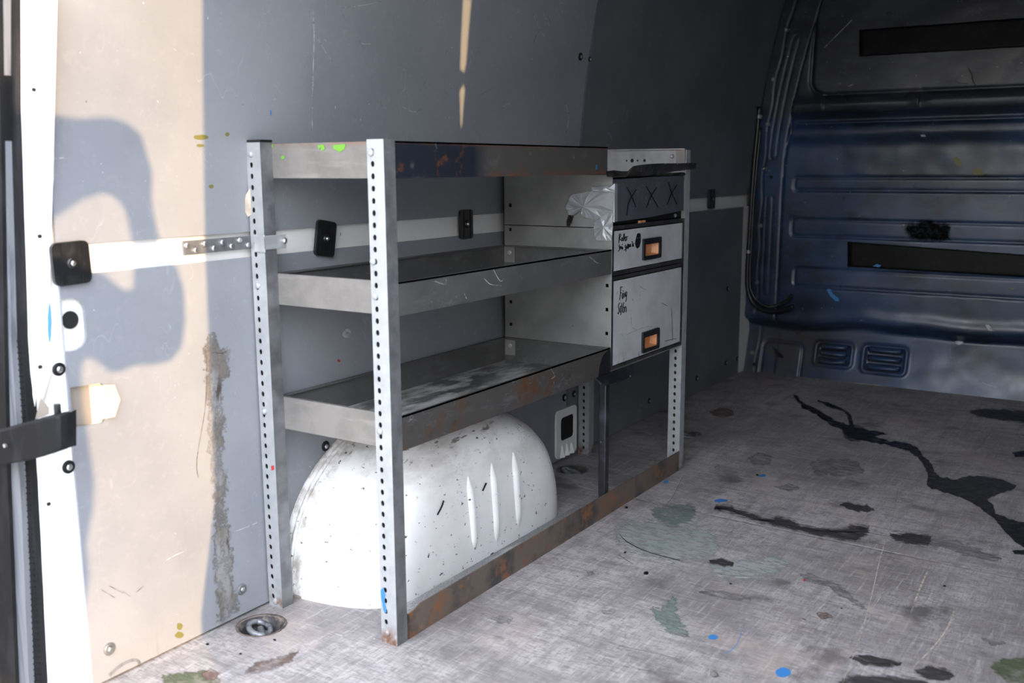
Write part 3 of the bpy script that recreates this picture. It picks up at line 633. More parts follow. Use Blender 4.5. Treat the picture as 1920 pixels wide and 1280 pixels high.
# ---- shelving of perforated square posts and steel trays
PW, PD = 0.036, 0.0445
def post_vf(x0, y0, z0, z1):
    P, nh = 0.025, int((z1-z0-0.01)/0.025); V, Fc, I = [], [], []
    def add(vs, fs, i=0):
        k = len(V); V.extend(vs); Fc.extend([tuple(q+k for q in f) for f in fs]); I.extend([i]*len(fs))
    base = z1-0.012-nh*P
    for r in range(nh):
        zb, zt = base+r*P, base+(r+1)*P; yc, zc = y0+PD*(0.68 if x0 < 1 else 0.5), (zb+zt)/2
        outr = [(y0, zb), (yc, zb), (y0+PD, zb), (y0+PD, zc), (y0+PD, zt), (yc, zt), (y0, zt), (y0, zc)]
        hw, hh = 0.0050, 0.0066
        inn = [(yc-hw*0.75, zc-hh*0.7), (yc, zc-hh), (yc+hw*0.75, zc-hh*0.7), (yc+hw, zc), (yc+hw*0.75, zc+hh*0.7), (yc, zc+hh), (yc-hw*0.75, zc+hh*0.7), (yc-hw, zc)]
        vs = [(x0, a, b) for a, b in outr]+[(x0, a, b) for a, b in inn]+[(x0+0.002, a, b) for a, b in inn]
        add(vs, [(i, (i+1) % 8, 8+(i+1) % 8, 8+i) for i in range(8)]+[(8+i, 8+(i+1) % 8, 16+(i+1) % 8, 16+i) for i in range(8)])
    for za, zb in ((z0, base), (base+nh*P, z1)): add([(x0, y0, za), (x0, y0+PD, za), (x0, y0+PD, zb), (x0, y0, zb)], [(0, 1, 2, 3)])
    x1, y1 = x0+PW, y0+PD; r = 0.003
    add([(x0, y0, z0), (x1, y0, z0), (x1, y1, z0), (x0, y1, z0), (x0, y0, z1), (x1, y0, z1), (x1, y1, z1), (x0, y1, z1)], [(0, 1, 5, 4), (1, 2, 6, 5), (2, 3, 7, 6), (0, 3, 2, 1)], 1)
    add([(x0, y0, z1), (x1, y0, z1), (x1, y1, z1), (x0, y1, z1)], [(0, 1, 2, 3)], 1)
    # black sheet stands in for the dark inside the post behind the slots
    add([(x0+0.006, y0+0.003, z0), (x0+0.006, y1-0.003, z0), (x0+0.006, y1-0.003, z1-0.001), (x0+0.006, y0+0.003, z1-0.001)], [(0, 1, 2, 3)], 2)
    return V, Fc, I
unit = tag(empty('shelving_unit', (LX/2, 0.19, 0)), 'low steel shelving with perforated posts and three rusty trays over the wheel arch', 'shelving')
posts = []
for x, y in ((0, 0), (0, D), (LX, 0), (LX, D)):
    zt = H if not (x > 1 and y < 0.1) else 1.095
    p = obj('post', post_vf(x, y, 0, zt), ('galvanised', 'dark_steel' if x < 1 else 'galvanised', 'black_void'), unit); posts.append(p)
    if x < 1 or y > 0.1:
        if y > 0.1: obj('end_cap', box(x-0.001, x+PW+0.001, y-0.001, y+PD+0.001, H, H+0.006), 'black_plastic', p, bevel=0.001)
def bolt(u, v, parent, x=0.0, r=0.0075):
    q = at(u, v, 0, x); obj('bolt', lathe([(r, 0), (r, 0.002), (r*0.85, 0.0042), (r*0.45, 0.006), (r*0.2, 0.006)], q, (-1, 0, 0), 12), 'galvanised', parent, smooth=False)
for u, v in ((696, 286), (700, 490), (704, 555), (713, 808), (727, 1186)): bolt(u, v, posts[0])
for u, v in ((471, 289), (484, 535), (496, 771), (517, 1127)): bolt(u, v, posts[1])
flat('paint_smear', rough_poly([(713, 1105), (719, 1100), (722, 1115), (724, 1150), (718, 1145)], 3, 2, 8), lambda u, v, e: at(u, v, 0, -0.0006), 'paint_blue', posts[0])
flat('paint_smear', rough_poly([(697, 545), (703, 540), (707, 556), (699, 558)], 3, 1, 8), lambda u, v, e: at(u, v, 0, -0.0006), 'paint_blue', posts[0]).data.materials[0] = MATS['scratch_grey']
flat('paint_smear', rough_poly([(508, 874), (514, 872), (514, 880), (509, 882)], 2, 1, 8), lambda u, v, e: at(u, v, 0, -0.0006), 'paint_red', posts[1])
obj('price_tag', ([(0.0, D+0.038, 1.0), (-0.006, D+0.046, 0.985), (-0.012, D+0.050, 0.955), (-0.004, D+0.046, 0.935), (0.0, D+0.038, 0.94)], [(0, 1, 2, 3, 4)]), 'tan_ply', posts[1]).name = 'torn_tape'
T = 0.002
def tray(x0, x1, zb, zt, mats, right=True, left=True, front=(0, 0)):
    fl, fr, bk_, en = mats
    t = obj('tray', box(x0, x1, 0.002, TB-0.002, zb, zb+T), fl, unit)
    fx1 = front[1] or x1
    def rim(a, b, c, d, z): return box(a, b, c, d, z-0.004, z)
    obj('front_lip', join(box(x0, fx1, 0.0, T, zb, zt), rim(x0, fx1, 0, 0.007, zt)), fr, t)
    obj('back_lip', join(box(x0, x1, TB-T, TB, zb, zt), rim(x0, x1, TB-0.010, TB, zt)), bk_, t)
    if left: obj('end_lip', join(box(x0-0.001, x0+T, T, TB-T, zb, zt), rim(x0, x0+0.007, T, TB-T, zt)), en, t)
    if right: obj('end_lip', join(box(x1-T, x1+0.001, T, TB-T, zb, zt), rim(x1-0.010, x1, T, TB-T, zt)), bk_, t)
    return t
t1 = tray(PW+0.001, LX, 1.021, H-0.003, ('tray_floor', 'tray_top_lip', 'tray_grey', 'lip_pale'), right=False, front=(0, 0.970))
t2 = tray(PW+0.001, XP-0.002, 0.7336, 0.8053, ('tray_grey', 'tray_grey', 'tray_grey', 'lip_pale'))
t3 = tray(PW+0.001, XP-0.002, 0.4386, 0.5156, ('tray_floor', 'tray_rusty', 'tray_grey', 'lip_pale'))
# right end of the top tray with its four holes
hy = [0.155, 0.190, 0.215, 0.240]
obj('end_lip', join(plate(rect(T, TB-T, 1.021, H), [circ(y, 1.062, r, 10) for y, r in ((0.150, 0.0055), (0.176, 0.0035), (0.196, 0.0065), (0.217, 0.0035))], lambda a, b, h: (LX-0.003+h, a, b), 0.002), box(LX-0.012, LX, T, TB-T, H-0.004, H)), 'zinc_lip', t1)
obj('hole_backing', box(LX+0.002, LX+0.003, 0.12, 0.24, 1.045, 1.08), 'black_void', t1)
obj('corner_gusset', box(LX-0.006, LX-0.001, 0.002, 0.034, 1.026, 1.095), 'lip_pale', t1)
obj('bolt', lathe([(0.007, 0), (0.007, 0.003), (0.004, 0.006)], (LX-0.004, 0.048, 1.075), (-1, 0, 0), 10), 'screw_metal', t1)
# torn, curled front of the top tray above the drawers
top = [(1136, 322, 0.0), (1150, 320, 0.004), (1166, 322, 0.004), (1178, 322, 0.0), (1186, 312, -0.006), (1200, 309, -0.010), (1218, 307, -0.012), (1240, 306, -0.014), (1270, 306, -0.016), (1304, 305, -0.020)]
bot = [(1137, 331, -0.004), (1148, 333, -0.010), (1162, 332, -0.012), (1174, 332, -0.010), (1180, 327, -0.016), (1200, 330, -0.010), (1218, 328, -0.006), (1240, 325, -0.004), (1270, 320, -0.010), (1303, 316, -0.020)]
V = [at(u, v, 1, y) for u, v, y in top]+[at(u, v, 1, y) for u, v, y in bot]; k = len(top)
o = obj('curled_edge', (V, [(i, i+1, k+i+1, k+i) for i in range(k-1)]), 'frame_dark', t1)
s = o.modifiers.new('solid', 'SOLIDIFY'); s.thickness = 0.0025
# paint flecks on the lips
def xpl(u, v, e): return at(u, v, 0, PW-0.0004-e)
def ypl(u, v, e): return at(u, v, 1, -0.0002-e)
for px in ([(624, 272), (648, 270), (646, 280), (636, 286), (632, 282), (625, 279)], [(595, 272), (607, 271), (609, 280), (603, 283), (602, 276), (597, 281)], circ(530, 295, 3.6, 8), [(508, 272), (512, 270), (511, 277)]):
    flat('paint_fleck', rough_poly(px, 2, 0.6, 4), xpl, 'paint_lime', t1)
for px, tt in (([(1117, 309), (1120, 309), (1119, 318), (1117, 318)], t1),): flat('paint_fleck', px, ypl, 'paint_blue', tt)
for P, w in (([(908, 522), (920, 533), (940, 535)], 1.4), ([(925, 505), (938, 527), (945, 520)], 1.2), ([(1105, 481), (1117, 491), (1125, 495)], 1.2), ([(815, 527), (835, 533), (836, 522)], 1.2), ([(868, 545), (875, 560)], 1.2), ([(1032, 690), (1040, 705), (1028, 712)], 1.0)):
    scratch('scratch', P, w, ypl, 'scratch_grey', t2 if P[0][1] < 620 else t3)
# round-headed fixings in the back corners of the trays
for tt, z in ((t2, 0.782), (t3, 0.49)):
    obj('bolt', lathe([(0.0075, 0), (0.0075, 0.002), (0.005, 0.004), (0.002, 0.004)], (XP-0.005, 0.352, z), (-1, 0, 0), 12), 'galvanised', tt)
    obj('corner_tab', box(XP-0.0065, XP-0.0042, 0.333, 0.371, z-0.030, z+0.018), 'side_grey', tt)
# rusty kick bar along the floor
bar = obj('kick_bar', join(plate([(PW+0.006, 0.0), (LX, 0.0), (LX, 0.070), (0.085, 0.070), (PW+0.028, 0.062), (PW+0.006, 0.060)], [], lambda a, b, h: (a, h, b), 0.003), box(PW+0.006, LX, 0.003, 0.030, 0.0, 0.003), box(PW+0.004, PW+0.007, 0.0, 0.016, 0.0, 0.060)), 'bar_rust', unit)
obj('liner', box(PW+0.05, 1.0, 0.004, 0.114, 0.003, 0.006), 'floor_mat', unit)
# black welded leg under the drawers with its bent bracket
leg = obj('support_leg', box(0.985, 1.010, 0.004, 0.029, 0.003, 0.432), 'black_paint', unit, bevel=0.004)
o = obj('bent_bracket', ([(0.905, -0.004, 0.438), (1.135, -0.006, 0.440), (1.128, -0.012, 0.412), (1.05, -0.014, 0.408), (0.935, -0.016, 0.415), (0.905, 0.06, 0.430), (1.135, 0.06, 0.432), (0.900, -0.024, 0.425)], [(0, 1, 2, 3, 4), (0, 5, 6, 1), (0, 4, 7)]), 'black_paint', unit)
s = o.modifiers.new('solid', 'SOLIDIFY'); s.thickness = 0.004
o = obj('weld_patch', plate(rough_poly([(0.928, 0.437), (1.0, 0.437), (1.0, 0.512), (0.955, 0.498), (0.935, 0.47)], 3, 0.003, 2), [], lambda a, b, h: (a, -0.0012+h, b), 0.001), 'black_paint', unit)

# ---- drawer cabinet
cab = tag(empty('drawer_cabinet', ((XP+LX)/2, 0.19, 0.445)), 'grey steel cabinet with two handled drawers hung at the right end of the shelving', 'cabinet')
C0, C1 = XP, LX-0.002
sq = lambda y, z: rect(y-0.0045, y+0.0045, z-0.005, z+0.005)
holes_lo = [sq(0.014, z) for z in (0.557, 0.628, 0.699)]+[sq(0.352, z) for z in (0.557, 0.628, 0.699, 0.853)]
side = obj('side_panel', plate(rect(0.0, TB, 0.445, 0.8655), holes_lo, lambda a, b, h: (C0+h, a, b), 0.002), 'side_grey', cab)
obj('side_panel', plate(rect(0.0, TB, 0.868, 1.019), [sq(0.352, 0.927)], lambda a, b, h: (C0+h, a, b), 0.002), 'side_grey', cab)
obj('side_panel', box(C1-0.002, C1, 0.0, TB, 0.445, 1.019), 'side_grey', cab)
obj('back_panel', box(C0, C1, TB-0.002, TB, 0.445, 1.019), 'side_grey', cab)
obj('base_panel', box(C0, C1, 0.0, TB, 0.443, 0.446), 'side_grey', cab)
for zz in (0.874, 0.727): obj('divider', box(C0+0.002, C1-0.002, 0.012, TB-0.002, zz-0.001, zz+0.001), 'black_void', cab)
def fr(z0, z1, b=0.010): return plate(rect(C0+0.001, C1, z0, z1), [rect(C0+0.013, C1-0.010, z0+b, z1-b)], lambda a, b_, h: (a, h, b_), 0.010)
obj('face_frame', fr(0.727, 0.872, 0.011), 'frame_dark', cab)
obj('face_frame', fr(0.446, 0.724, 0.010), 'frame_dark', cab)
obj('worn_edge', box(C0-0.0006, C0+0.0012, -0.0006, 0.0012, 0.446, 0.872), 'zinc_lip', cab)
def pocket(x0, x1, z0, z1, y0, dep):
    V = [(x0, y0, z0), (x1, y0, z0), (x1, y0, z1), (x0, y0, z1), (x0+0.010, y0+dep, z0+0.004), (x1-0.008, y0+dep, z0+0.004), (x1-0.008, y0+dep*0.9, z1-0.008), (x0+0.010, y0+dep*0.9, z1-0.008)]
    return V, [(0, 1, 5, 4), (1, 2, 6, 5), (2, 3, 7, 6), (3, 0, 4, 7), (4, 5, 6, 7)]
def drawer(x0, x1, z0, z1, hx0, hx1, hz0, hz1, label):
    ox0, ox1, oz0, oz1 = hx0+0.011, hx1-0.011, hz0+0.012, hz1-0.018
    d = obj('drawer', join(plate(rect(x0, x1, z0, z1), [rect(ox0, ox1, oz0, oz1)], lambda a, b, h: (a, 0.002+h, b), 0.003), box(x0+0.01, x1-0.01, 0.30, 0.302, z0+0.01, z1-0.01), box(x0+0.01, x1-0.01, 0.005, 0.302, z0+0.008, z0+0.010)), 'drawer_grey', cab)
    obj('handle_frame', plate(rrect(hx0, hx1, hz0, hz1, 0.005), [rrect(ox0, ox1, oz0, oz1, 0.003)], lambda a, b, h: (a, -0.005+h, b), 0.0068), 'black_plastic', d, bevel=0.001)
    tag(obj('handle_pocket', pocket(ox0, ox1, oz0, oz1, 0.001, 0.022), 'orange_wood', d), label)
    return d
d1 = drawer(1.020, 1.511, 0.740, 0.857, 1.208, 1.337, 0.757, 0.823, 'orange recessed pull')
d2 = drawer(1.021, 1.511, 0.458, 0.710, 1.214, 1.336, 0.464, 0.531, 'orange recessed pull')
# dark bent panel above the drawers
pan = obj('dark_panel', ([(1.012, -0.003, 0.884), (1.250, -0.006, 0.888), (1.508, -0.002, 0.899), (1.512, 0.002, 1.012), (1.260, -0.002, 1.010), (1.018, 0.002, 1.006), (1.012, 0.010, 0.884), (1.250, 0.008, 0.888), (1.508, 0.010, 0.899), (1.512, 0.012, 1.012), (1.260, 0.010, 1.010), (1.018, 0.012, 1.006)],
    [(0, 1, 4, 5), (1, 2, 3, 4), (6, 11, 10, 7), (7, 10, 9, 8), (0, 6, 7, 1), (1, 7, 8, 2), (2, 8, 9, 3), (3, 9, 10, 4), (4, 10, 11, 5), (5, 11, 6, 0)]), 'drawer_dark', cab)
obj('black_gap', box(C0+0.002, C1-0.002, 0.012, 0.014, 0.866, 1.018), 'black_void', cab)
obj('top_rail', box(C0+0.01, C1-0.005, -0.001, 0.012, 1.0135, 1.0195), 'frame_dark', cab)
obj('rusty_catch', join(box(1.195, 1.215, 0.004, 0.011, 0.872, 0.879), box(1.222, 1.234, 0.004, 0.011, 0.873, 0.879)), 'orange_wood', cab)
obj('hinge_screw', lathe([(0.006, 0), (0.006, 0.004), (0.003, 0.006)], (1.465, 0.010, 0.883), (0, -1, 0), 10), 'zinc_lip', cab)
def yd(u, v, e): return at(u, v, 1, 0.0018-e)
def yp(u, v, e): return at(u, v, 1, -0.0062-e)
cz = lambda x0, y0, s: (lambda P: [(x0+a*s, y0+b*s) for a, b in P])
c1 = cz(1040, 260, 280/1493)
for PP in (([(720, 487), (760, 555), (812, 685)], [(818, 505), (770, 580), (735, 660), (722, 765)]), ([(915, 475), (970, 570), (1038, 690)], [(1020, 490), (965, 570), (917, 692)]), ([(1138, 435), (1170, 540), (1222, 655)], [(1222, 460), (1170, 545), (1126, 655)])):
    obj('cross_mark', strokes([c1(P) for P in PP], 1.9, yp), 'ink', pan)
c2 = cz(1150, 425, 70/1493)
roller = [[(250, 300), (235, 450), (225, 650)], [(240, 310), (290, 290), (300, 350), (260, 430), (240, 450)], [(245, 450), (275, 510), (300, 530)], [(360, 430), (330, 500), (340, 570), (375, 530), (370, 440), (350, 430)], [(410, 290), (415, 430), (408, 580)], [(455, 260), (435, 400), (440, 460), (485, 440), (500, 400), (470, 430), (475, 560), (520, 530)], [(530, 540), (530, 420), (550, 395), (590, 385)]]
sma = [[(265, 720), (225, 760), (245, 830), (255, 890), (225, 950), (185, 975)], [(265, 900), (270, 800), (300, 790), (295, 880), (310, 800), (335, 800), (330, 880)], [(355, 810), (350, 890), (380, 880), (375, 800)], [(375, 690), (350, 735)], [(500, 710), (470, 760), (480, 830), (490, 880), (460, 930), (420, 940)], [(520, 760), (510, 880), (500, 1000)], [(515, 770), (550, 790), (540, 870)], [(575, 700), (570, 850), (605, 850), (595, 690), (575, 700)], [(625, 700), (640, 820)], [(655, 690), (665, 810)], [(690, 680), (700, 800)], [(750, 570), (765, 700), (760, 790), (790, 760), (770, 700)], [(820, 650), (800, 720), (830, 790)]]
obj('lettering', strokes([c2(P) for P in roller], 1.5, yd), 'ink', d1); obj('lettering', strokes([c2(P) for P in sma], 1.4, yd), 'ink', d1)
obj('name_blot', ([yd(u, v, 0.0012) for u, v in c2([(1010, 250), (1080, 270), (1105, 420), (1095, 620), (1050, 800), (960, 885), (905, 820), (865, 690), (890, 520), (935, 330), (965, 265)])], [tuple(range(11))]), 'ink', d1)
for a, b in ((960, 450), (1065, 440)): flat('blot_speck', circ(*c2([(a, b)])[0], 0.9, 6), lambda u, v, e: yd(u, v, 0.0016), 'scratch_grey', d1)
c3 = cz(1145, 525, 50/853)
farg = [[(315, 215), (315, 400), (285, 640)], [(310, 215), (350, 220), (385, 210)], [(300, 405), (355, 405)], [(380, 430), (365, 560), (395, 580), (405, 420), (380, 430)], [(378, 340), (420, 348)], [(435, 560), (450, 430), (470, 400)], [(515, 370), (470, 400), (480, 530), (510, 450), (515, 370), (505, 560), (490, 660), (465, 685)]]
sit = [[(305, 720), (260, 770), (245, 850), (265, 920), (270, 1010), (240, 1085), (225, 1030)], [(310, 830), (300, 960), (310, 1040)], [(360, 730), (345, 880), (335, 1030), (320, 1120)], [(300, 850), (375, 820)], [(420, 710), (390, 860), (385, 1010), (420, 1030), (440, 960), (430, 870), (400, 870)], [(445, 1000), (455, 870), (480, 850), (500, 900), (490, 1030)]]
obj('lettering', strokes([c3(P) for P in farg], 1.5, yd), 'ink', d2); obj('lettering', strokes([c3(P) for P in sit], 1.5, yd), 'ink', d2)
c4 = cz(1130, 480, 180/960)
for P, w in (([(240, 785), (330, 745), (430, 708), (500, 705)], 1.0), ([(370, 300), (430, 340)], 0.8), ([(285, 580), (290, 700), (340, 740)], 0.7), ([(180, 780), (215, 800)], 0.7)): scratch('scratch', c4(P), w, yd, 'scratch_grey', d2)
for P, w in (([(590, 470), (645, 495)], 1.0), ([(690, 520), (700, 840)], 0.7), ([(620, 850), (680, 835), (740, 825)], 0.9)): scratch('scratch', c4(P), w, yd, 'ink', d2)
# loose silver tape stuck round the cabinet edge
c5 = cz(1040, 320, 130/1189)
def tape(px, f, name='duct_tape'):
    pts = []
    px = c5(px); px = rough_poly(px, 3, 0.4, 2)
    for u, v in px:
        q = at(u, v, 0, XP-0.001); q.x -= f(q.y, q.z); pts.append(at(u, v, 0, q.x))
    cu, cv = sum(p[0] for p in px)/len(px), sum(p[1] for p in px)/len(px)
    q = at(cu, cv, 0, XP-0.001); V = pts+[at(cu, cv, 0, q.x-f(q.y, q.z)-0.002)]; n = len(pts)
    # an inner ring gives the tape its folds
    ring = []
    for i, (u, v) in enumerate(px):
        uu, vv = cu+(u-cu)*0.55, cv+(v-cv)*0.55; q = at(uu, vv, 0, XP-0.001); ring.append(at(uu, vv, 0, q.x-f(q.y, q.z)-0.0012-0.0022*math.sin(i*1.9)))
    V = pts+ring+[V[-1]]
    Fc = [(i, (i+1) % n, n+(i+1) % n, n+i) for i in range(n)]+[(n+i, n+(i+1) % n, 2*n) for i in range(n)]
    o = obj(name, (V, Fc), 'tape_silver', cab); s = o.modifiers.new('solid', 'SOLIDIFY'); s.thickness = 0.0006
    return o
tape([(1010, 330), (640, 345), (430, 385), (320, 405), (265, 440), (190, 630), (235, 740), (260, 790), (330, 750), (440, 680), (480, 800), (640, 820), (690, 850), (1010, 690)], lambda y, z: 0.001+0.22*max(0, y-0.05)**1.2)
tape([(625, 285), (980, 262), (1035, 215), (1030, 380), (650, 345)], lambda y, z: 0.004+0.12*max(0, y))
tape([(690, 870), (960, 690), (1000, 700), (1000, 950), (980, 1200), (720, 1195), (685, 1120), (668, 1010)], lambda y, z: 0.0025+0.10*max(0, y-0.01))
tape([(240, 760), (330, 770), (300, 860), (260, 955), (205, 945), (200, 870)], lambda y, z: 0.030).data.materials[0] = MATS['black_plastic']
ft = obj('duct_tape', ([yp(1152, 345, 0.0012), yp(1158, 343, 0.0012), yp(1158, 414, 0.0012), yp(1152, 417, 0.0012), at(1150, 416, 0, XP-0.002), at(1149, 346, 0, XP-0.002)], [(0, 1, 2, 3), (0, 3, 4, 5)]), 'tape_silver', cab)

# ---- punched fixing strap between the wall rail and the rear post
stp = empty('fixing_strap', (-0.07, W, 0.86)); tag(stp, 'short galvanised strap with two rows of bolts joining wall rail and shelving', 'bracket')
a, b = on_wall(343, 463), on_wall(472, 455)
obj('strap_plate', plate(rect(a.x, PW+0.03, 0.863, 0.892), [], lambda x, z, h: (x, W-0.0042+h, z), 0.003), 'dark_steel', stp, bevel=0.0006)
obj('hook', join(box(-0.005, -0.0008, D-0.005, D+0.03, 0.856, 0.896), box(-0.005, PW+0.026, D-0.005, D-0.001, 0.862, 0.894)), 'galvanised', stp, bevel=0.002)
for u, v in ((349, 460), (365, 469), (382, 457), (399, 465), (415, 454), (432, 461), (447, 450), (463, 459)):
    q = at(u, v, 1, W-0.004); obj('bolt', lathe([(0.0062, 0), (0.0062, 0.005), (0.0045, 0.0075), (0.002, 0.0075)], q, (0, -1, 0), 10), 'screw_metal', stp)
q = Vector((PW+0.017, D-0.005, 0.880)); obj('bolt', lathe([(0.0065, 0), (0.0065, 0.006), (0.004, 0.009)], q, (0, -1, 0), 10), 'screw_metal', stp)

# ---- lashing rings let into the floor
ring_labels = ['large steel lashing ring in a floor recess beside the rear left post', 'dirty lashing ring in a floor recess at the far end of the wheel arch', 'small far lashing ring in a floor recess behind the right front post']
for (x, y), lab in zip(RINGS, ring_labels):
    r = tag(empty('lashing_ring', (x, y, -0.018)), lab, 'lashing ring', 'lashing rings in the floor')
    obj('dish', lathe([(0.030, -0.026), (0.040, -0.024), (0.049, -0.014), (0.0535, 0.0), (0.058, 0.0022), (0.0535, 0.0016), (0.047, -0.012), (0.039, -0.022), (0.030, -0.0235)], (x, y, 0.0), (0, 0, 1), 28), 'dish_rust' if x < 0 else 'dark_steel', r, smooth=True)
    obj('dish_bowl', lathe([(0.0, -0.0225), (0.037, -0.0215), (0.0455, -0.0115), (0.0525, 0.0004), (0.0530, 0.0004)], (x, y, 0), (0, 0, 1), 24, False), 'bowl_dark', r, smooth=True)
    ca, sa = math.cos(0.98), math.sin(0.98)
    P = []
    for i in range(25):
        t = 2*math.pi*i/24; a, b = 0.038*math.cos(t), 0.024*math.sin(t)
        P.append((x+a*ca-(b+0.004)*sa, y+a*sa+(b+0.004)*ca, -0.006+0.005*math.sin(t)))
    obj('ring', tube(P, 0.0068, 8), 'ring_steel', r, smooth=True)
    obj('hinge_block', join(tube([(x-0.018*ca, y-0.018*sa, -0.016), (x+0.018*ca, y+0.018*sa, -0.016)], 0.008, 10), lathe([(0.012, 0), (0.012, 0.004), (0.006, 0.006)], (x+0.010*sa, y-0.012*ca, -0.0225), (0, 0, 1), 12)), 'dark_steel', r)

# ---- door check strap across the pillar
cs = empty('door_check_strap', at(60, 830, 0, -0.56)); tag(cs, 'black steel door check arm crossing the white rear pillar', 'door strap')
cs.location.z = cs.location.z; tp_ = [(-40, 818), (0, 808), (40, 797), (80, 786), (104, 780), (117, 782)]; bt_ = [(-40, 878), (0, 872), (40, 866), (80, 856), (104, 848), (117, 840)]
V = []; xs_ = [-0.60, -0.59, -0.58, -0.572, -0.566, -0.558]
for (u, v), (u2, v2), xx in zip(tp_, bt_, xs_):
    a, b = at(u, v, 0, xx), at(u2, v2, 0, xx); V += [a, b, b+Vector((0.028, 0.004, 0)), a+Vector((0.028, 0.004, 0.004))]
obj('arm', (V, [(4*i+j, 4*i+(j+1) % 4, 4*i+4+(j+1) % 4, 4*i+4+j) for i in range(5) for j in range(4)]+[(0, 1, 2, 3), (20, 23, 22, 21)]), 'rubber', cs, bevel=0.003)
a, b = at(107, 757, 0, -0.545), at(113, 842, 0, -0.545); obj('pin', tube([a, b], 0.0065, 10), 'black_paint', cs)
obj('rust_shim', ([at(u, v, 0, -0.535) for u, v in ((76, 745), (92, 765), (92, 776), (66, 786))], [(0, 1, 2, 3)]), 'bare_ply', cs)
obj('bolt', lathe([(0.004, 0), (0.004, 0.004), (0.002, 0.005)], at(11, 835, 0, -0.592), (-1, 0, 0), 8), 'screw_metal', cs)

# ---- cables in the far corner
for k, (dx, lab) in enumerate(((0.0, 'thick black cable running down the far corner and bending along the bulkhead'), (0.016, 'thin black cable beside the thicker one with its cut end turned up'))):
    px = [(1424, 200), (1420, 250), (1414, 310), (1409, 380), (1405, 450), (1402, 500), (1402, 540), (1410, 565), (1428, 580), (1450, 584), (1470, 580), (1488, 574)] if k == 0 else [(1426, 240), (1420, 300), (1413, 380), (1409, 450), (1406, 510), (1407, 540), (1418, 562), (1440, 575), (1462, 570), (1478, 561), (1485, 553)]
    P = smooth_path([at(u, v, 0, XB-0.075-dx if i < 8 else XB-0.075-0.005*(i-7)) for i, (u, v) in enumerate(px)], 5)
    tag(obj('cable', tube(P, 0.0115 if k == 0 else 0.008, 8), 'black_plastic', smooth=True), lab, 'cable', 'cables in the far corner')
clips = ((1424, 219, 'upper'), (1404, 472, 'lower'))
for u, v, w_ in clips:
    q = at(u, v, 0, XB-0.085); tag(obj('cable_clip', join(lathe([(0.0125, -0.008), (0.0125, 0.008)], q, (0.1, 0, 1), 12), lathe([(0.006, 0), (0.006, 0.02), (0.003, 0.023)], q, (-0.8, -0.6, 0), 8)), 'screw_metal'), w_+' bright metal clip holding the cables in the far corner', 'clip')

# ---- strips of black tape on the bulkhead
def tape_strip(u0, u1, t0, t1, b0, b1, label, n=60, k=10):
    V = []; al = []
    for i in range(n+1):
        f = i/n; u = u0+(u1-u0)*f; ta = t0+(t1-t0)*f+0.9*mnoise.noise(Vector((u*0.15, 0, 1))); ba = b0+(b1-b0)*f+0.9*mnoise.noise(Vector((u*0.15, 5, 1)))
        V += [bk(u+(0.8*mnoise.noise(Vector((0, j*0.9, 2))) if i == 0 else 0), ta+(ba-ta)*j/k, 0.0035) for j in range(k+1)]
    Fc = [(i*(k+1)+j, i*(k+1)+j+1, (i+1)*(k+1)+j+1, (i+1)*(k+1)+j) for i in range(n) for j in range(k)]
    o = tag(obj('tape_strip', (V, Fc), 'black_tape', smooth=True), label, 'tape'); m_ = o.modifiers.new('solid', 'SOLIDIFY'); m_.thickness = 0.0015
tape_strip(1611, 2180, 56, 14, 106, 73, 'wide black tape band across the upper panel of the bulkhead')
tape_strip(1589, 2180, 453, 496, 500, 535, 'crinkled black tape band across the lower beads of the bulkhead')
flat('paint_fleck', rough_poly([(1636, 499), (1644, 495), (1652, 497), (1648, 501)], 2, 0.6, 3), lambda u, v, e: bk(u, v, 0.005), 'paint_blue', front)

# ---- stains, paint and scratches on the floor
def fp(u, v, e=0.0005): return on_floor(u, v, 0.00015)
def stain(px, m_, jit=3, sub=5, e=0.00012, seed=0): return flat('stain', rough_poly(px, sub, jit, seed), lambda u, v, ee: on_floor(u, v, e), m_, floor)
stain([(1487, 741), (1494, 742), (1500, 752), (1520, 762), (1545, 775), (1570, 790), (1592, 797), (1590, 778), (1580, 770), (1555, 762), (1532, 752), (1534, 749), (1560, 758), (1580, 766), (1596, 778), (1602, 800), (1625, 806), (1650, 808), (1664, 814), (1640, 818), (1670, 826), (1700, 830), (1716, 836), (1728, 850), (1745, 868), (1752, 884), (1762, 894), (1790, 900), (1818, 892), (1832, 892), (1880, 900), (1906, 910), (1896, 918), (1870, 926), (1850, 936), (1862, 948), (1866, 962), (1900, 975), (1940, 984), (1975, 1010), (2010, 1060), (1990, 1066), (1940, 1040), (1905, 1016), (1885, 996), (1866, 974), (1838, 952), (1806, 934), (1778, 924), (1748, 916), (1738, 908), (1740, 890), (1734, 874), (1720, 856), (1704, 846), (1680, 838), (1650, 832), (1620, 826), (1590, 820), (1580, 806), (1556, 796), (1530, 776), (1505, 764)], 'oil', 2.5, 4, 0.00020, 1)
stain([(1580, 806), (1600, 798), (1624, 804), (1640, 815), (1600, 828), (1583, 818)], 'oil_dry', 3, 4, 0.00013, 2)
stain([(1340, 952), (1352, 949), (1372, 951), (1400, 962), (1440, 973), (1460, 970), (1478, 976), (1500, 984), (1530, 990), (1560, 996), (1590, 990), (1600, 984), (1628, 988), (1624, 1000), (1604, 1014), (1578, 1010), (1540, 1003), (1500, 994), (1460, 986), (1420, 976), (1380, 962)], 'oil_dry', 3, 4, 0.00015, 3)
stain([(1575, 946), (1590, 941), (1605, 948), (1625, 946), (1640, 956), (1620, 960), (1600, 956)], 'oil_dry', 3, 4, 0.00015, 4)
